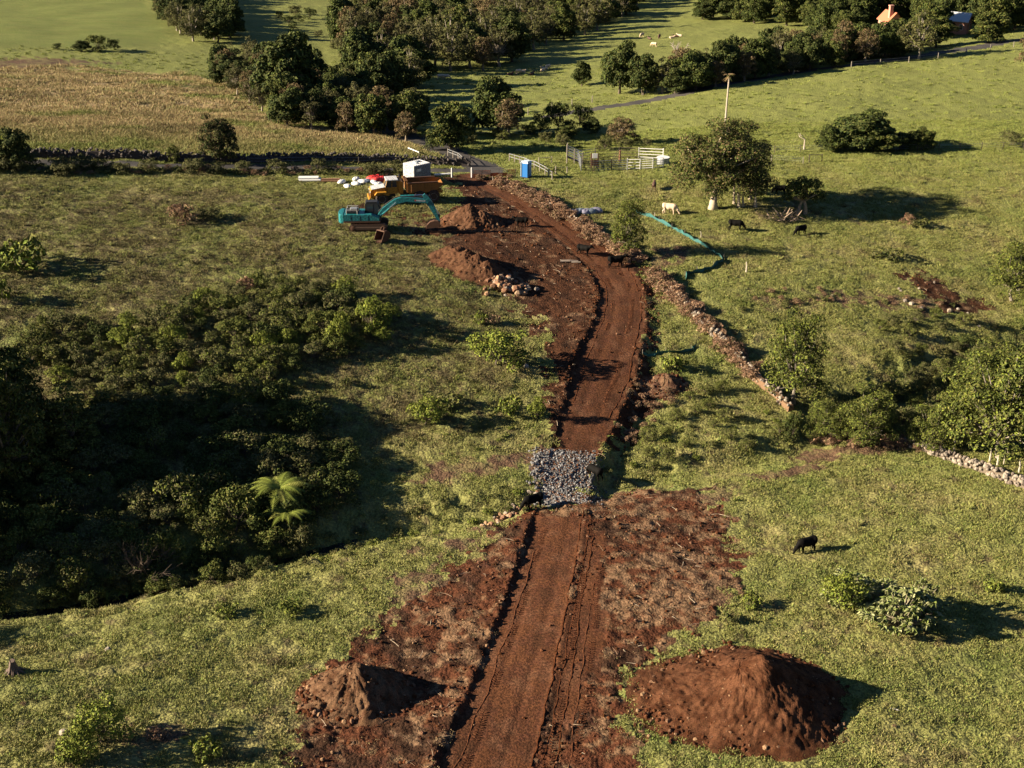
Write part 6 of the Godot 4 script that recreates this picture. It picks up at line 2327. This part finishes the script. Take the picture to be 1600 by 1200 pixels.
# ---------------------------------------------------------------- cattle
# bones: [a, b, radius at a, radius at b]; one skin round all, by surface nets
func skin(bones: Array, cell: float, soft: float) -> Shape:
	var lo := Vector3(99, 99, 99)
	var hi := -lo
	for b in bones:
		for k in 2:
			var e := Vector3.ONE * (maxf(b[2], b[3]) + cell * 2.5)
			lo = lo.min(b[k] - e)
			hi = hi.max(b[k] + e)
	var n := Vector3i(((hi - lo) / cell).ceil())
	var f := PackedFloat32Array()
	f.resize(n.x * n.y * n.z)
	for z in n.z:
		for y in n.y:
			for x in n.x:
				var p := lo + Vector3(x, y, z) * cell
				var d := 9.0
				for b in bones:
					var ab: Vector3 = b[1] - b[0]
					var t := clampf((p - b[0]).dot(ab) / maxf(ab.length_squared(), 1e-6), 0.0, 1.0)
					var q := p.distance_to(b[0] + ab * t) - lerpf(b[2], b[3], t)
					if q - d > soft:
						continue
					var h := clampf(0.5 + 0.5 * (d - q) / soft, 0.0, 1.0)
					d = lerpf(d, q, h) - soft * h * (1.0 - h)
				f[(z * n.y + y) * n.x + x] = d
	var at := {}
	var sx := 1
	var sy := n.x
	var sz := n.x * n.y
	for z in n.z - 1:
		for y in n.y - 1:
			for x in n.x - 1:
				var o := (z * n.y + y) * n.x + x
				var sum := Vector3.ZERO
				var cnt := 0
				for e in [[0, sx], [0, sy], [0, sz], [sx, sx + sy], [sx, sx + sz], [sy, sx + sy], [sy, sy + sz], [sz, sx + sz], [sz, sy + sz], [sx + sy, sx + sy + sz], [sx + sz, sx + sy + sz], [sy + sz, sx + sy + sz]]:
					var a: float = f[o + e[0]]
					var b: float = f[o + e[1]]
					if (a < 0.0) != (b < 0.0):
						var t := a / (a - b)
						var pa := Vector3(1 if e[0] % sy == 1 else 0, 1 if (e[0] % sz) / sy == 1 else 0, 1 if e[0] >= sz else 0)
						var pb := Vector3(1 if e[1] % sy == 1 else 0, 1 if (e[1] % sz) / sy == 1 else 0, 1 if e[1] >= sz else 0)
						sum += pa.lerp(pb, t)
						cnt += 1
				if cnt:
					at[o] = lo + (Vector3(x, y, z) + sum / cnt) * cell
	var s := Shape.new()
	for o in at:
		for ax in [[sx, sy, sz], [sy, sz, sx], [sz, sx, sy]]:
			var a: float = f[o]
			var b: float = f[o + ax[0]]
			if (a < 0.0) == (b < 0.0):
				continue
			if not (at.has(o - ax[1]) and at.has(o - ax[2]) and at.has(o - ax[1] - ax[2])):
				continue
			if a < 0.0:
				s.quad(at[o], at[o - ax[2]], at[o - ax[1] - ax[2]], at[o - ax[1]])
			else:
				s.quad(at[o], at[o - ax[1]], at[o - ax[1] - ax[2]], at[o - ax[2]])
	return s

func cow_bones(grazing: bool, step: float) -> Array:
	var b := [
		[Vector3(0.52, 1.0, 0), Vector3(-0.05, 0.93, 0), 0.36, 0.37],
		[Vector3(-0.05, 0.93, 0), Vector3(-0.62, 1.02, 0), 0.36, 0.31],
		[Vector3(0.5, 1.2, 0), Vector3(-0.72, 1.2, 0), 0.17, 0.17],
		[Vector3(-0.68, 1.12, -0.12), Vector3(-0.68, 1.12, 0.12), 0.22, 0.22],
		[Vector3(-0.9, 1.2, 0), Vector3(-0.95, 0.55, 0), 0.035, 0.03],
	]
	for z in [-0.2, 0.2]:
		var f: float = step * signf(z)
		b.append([Vector3(0.55, 0.85, z), Vector3(0.55 + f * 0.5, 0.48, z), 0.16, 0.085])
		b.append([Vector3(0.55 + f * 0.5, 0.48, z), Vector3(0.53 + f, 0.06, z), 0.075, 0.06])
		b.append([Vector3(-0.62, 0.95, z), Vector3(-0.52 - f * 0.4, 0.66, z), 0.2, 0.12])
		b.append([Vector3(-0.52 - f * 0.4, 0.66, z), Vector3(-0.72 - f, 0.42, z), 0.10, 0.075])
		b.append([Vector3(-0.72 - f, 0.42, z), Vector3(-0.68 - f, 0.06, z), 0.07, 0.06])
	if grazing:
		b.append([Vector3(0.72, 1.05, 0), Vector3(1.08, 0.62, 0), 0.24, 0.16])
		b.append([Vector3(1.1, 0.6, 0), Vector3(1.3, 0.2, 0), 0.15, 0.085])
		for z in [-1, 1]:
			b.append([Vector3(1.08, 0.66, z * 0.12), Vector3(1.0, 0.64, z * 0.28), 0.045, 0.03])
	else:
		b.append([Vector3(0.7, 1.12, 0), Vector3(1.1, 1.32, 0), 0.25, 0.16])
		b.append([Vector3(1.12, 1.34, 0), Vector3(1.48, 1.14, 0), 0.15, 0.09])
		for z in [-1, 1]:
			b.append([Vector3(1.1, 1.4, z * 0.12), Vector3(1.05, 1.38, z * 0.29), 0.045, 0.03])
	return b

func cow_lying() -> Array:
	return [
		[Vector3(0.5, 0.42, 0), Vector3(-0.6, 0.4, 0), 0.36, 0.34],
		[Vector3(0.62, 0.6, 0), Vector3(0.98, 0.86, 0), 0.22, 0.15],
		[Vector3(1.0, 0.88, 0), Vector3(1.32, 0.72, 0), 0.14, 0.09],
		[Vector3(0.5, 0.16, 0.26), Vector3(0.85, 0.08, 0.3), 0.1, 0.07],
		[Vector3(-0.5, 0.2, 0.3), Vector3(-0.1, 0.1, 0.48), 0.18, 0.07],
		[Vector3(0.98, 0.95, -0.12), Vector3(0.94, 0.94, -0.27), 0.045, 0.03],
		[Vector3(0.98, 0.95, 0.12), Vector3(0.94, 0.94, 0.27), 0.045, 0.03],
	]

func cattle():
	var graze := skin(cow_bones(true, 0.06), 0.045, 0.09).smooth()
	var stand := skin(cow_bones(false, 0.14), 0.045, 0.09).smooth()
	var lying := skin(cow_lying(), 0.055, 0.1).smooth()
	var list := [
		[1260, 862, 205, graze, "black", 0.98, "black calf grazing on the lower right paddock"],
		[833, 794, 210, graze, "black", 1.0, "black cow with head down at the left edge of the gravel crossing"],
		[930, 748, 128, graze, "black", 0.95, "black cow in the ditch at the right edge of the crossing"],
		[962, 417, 12, stand, "black", 1.05, "black cow walking across the track toward the weedy wall"],
		[912, 398, -32, stand, "black", 0.95, "black cow on the left side of the upper track"],
		[815, 354, 176, stand, "black", 0.9, "black cow standing beside the thin boom shadow"],
		[1149, 360, -14, graze, "black", 1.0, "black cow grazing below the large fig tree"],
		[1251, 366, 212, graze, "black", 0.9, "black calf grazing below the fallen fig limbs"],
		[1219, 302, 180, graze, "black", 0.9, "black cow in the shade behind the large fig tree"],
		[1046, 334, -22, graze, "cream", 1.05, "cream cow grazing near the top of the silt fence"],
		[1022, 296, 82, stand, "brown", 0.75, "small brown calf seen end on below the stockyard"],
	]
	for q in list:
		var p := on_land(q[0], q[1])
		var o := MeshInstance3D.new()
		o.name = numbered("cow")
		o.mesh = q[3]
		o.material_override = M[q[4] + "_hide"]
		o.position = p - Vector3.UP * 0.02
		o.rotation.y = deg_to_rad(q[2])
		o.scale = Vector3.ONE * q[5]
		tag(o, q[6], "cow")
		add_child(o)
	# the herd far off on the middle paddock
	var r := rnd(1200)
	for q in [[642, 126, "cream"], [688, 124, "cream"], [697, 124, "cream"], [797, 117, "brown"], [810, 116, "cream"], [816, 114, "cream"], [831, 117, "brown"], [848, 111, "cream"], [851, 109, "cream"], [856, 108, "cream"], [1015, 62, "brown"], [1022, 73, "cream"], [1030, 60, "brown"], [1050, 60, "cream"], [1056, 58, "brown"], [1062, 57, "cream"], [1003, 58, "cream"]]:
		var p := on_land(q[0], q[1])
		var o := MeshInstance3D.new()
		o.name = numbered("resting_cow")
		o.mesh = lying if r.randf() < 0.6 else graze
		o.material_override = M[q[2] + "_hide"]
		o.position = p - Vector3.UP * 0.02
		o.rotation.y = r.randf() * TAU
		o.scale = Vector3.ONE * 0.85
		tag(o, "far off %s cow on the sloping middle paddock" % q[2], "cow", "far herd on the middle paddock, " + q[2])
		add_child(o)

# ---------------------------------------------------------------- far buildings
func house(p: Vector3, turn: float, long: float, wide: float, wall: float, rise: float, wall_m: Material, roof_m: Material, label: String, windows: int) -> Node3D:
	var t := thing("farm_house", label, "house", p, turn)
	var s := Shape.new()
	s.slab([[-wide / 2, -0.6], [wide / 2, -0.6], [wide / 2, wall], [0, wall + rise], [-wide / 2, wall]], -long / 2, long / 2)
	part(t, "walls", s, wall_m)
	s = Shape.new()
	var e := 0.35
	for d in [-1.0, 1.0]:
		var a := Vector3(d * (wide / 2 + e), wall - e * rise / (wide / 2) + 0.03, -long / 2 - e)
		var b := Vector3(0, wall + rise + 0.03, -long / 2 - e)
		var c := b + Vector3(0, 0, long + 2 * e)
		var f := a + Vector3(0, 0, long + 2 * e)
		var up := Vector3.UP * 0.12
		s.hexa([a, b, c, f, a + up, b + up, c + up, f + up])
	part(t, "roof", s, roof_m)
	for i in windows:
		var z := -long / 2 + long * (i + 0.5) / windows
		for d in [-1.0, 1.0]:
			s = Shape.new()
			s.cbox(Vector3(d * (wide / 2 + 0.01), wall * 0.55, z), Vector3(0.06, 1.3, 0.95), 0.02)
			var w := part(t, "window", s, M.white_plastic)
			s = Shape.new()
			s.box(Vector3(d * (wide / 2 + 0.045), wall * 0.55, z), Vector3(0.02, 1.1, 0.75))
			part(w, "pane", s, M.dark_glass)
	for z in [-1.0, 1.0]:
		s = Shape.new()
		s.cbox(Vector3(wide * 0.15, wall * 0.55, z * (long / 2 + 0.01)), Vector3(0.9, 1.2, 0.06), 0.02)
		var w := part(t, "window", s, M.white_plastic)
		s = Shape.new()
		s.box(Vector3(wide * 0.15, wall * 0.55, z * (long / 2 + 0.045)), Vector3(0.7, 1.0, 0.02))
		part(w, "pane", s, M.dark_glass)
	return t

func far_buildings():
	var p := on_land(1388, 62)
	var t := house(p, 0.25, 5.0, 3.6, 4.8, 1.8, M.pink_brick, M.red_roof, "pink brick farmhouse with tall chimney among the trees", 3)
	var s := Shape.new()
	s.cbox(Vector3(-0.9, 6.6, 1.4), Vector3(0.9, 3.2, 0.8), 0.05)
	s.cbox(Vector3(-0.9, 8.25, 1.4), Vector3(1.1, 0.25, 1.0), 0.05)
	part(t, "chimney", s, M.pink_brick)
	house(on_land(1392, 68), 1.5, 6.5, 3.6, 2.2, 1.0, M.pink_brick, M.red_roof, "low red roofed wing in front of the pink house", 3)
	house(on_land(1406, 68), 1.35, 4.5, 3.0, 1.9, 0.7, M.cream_wall, M.white_paint, "white roofed lean to at the foot of the pink house", 2)
	house(on_land(1495, 52), 1.0, 5.5, 4.2, 3.2, 1.6, M.pink_brick, M.roof_iron, "iron roofed shed among the dark trees at the top right", 2)
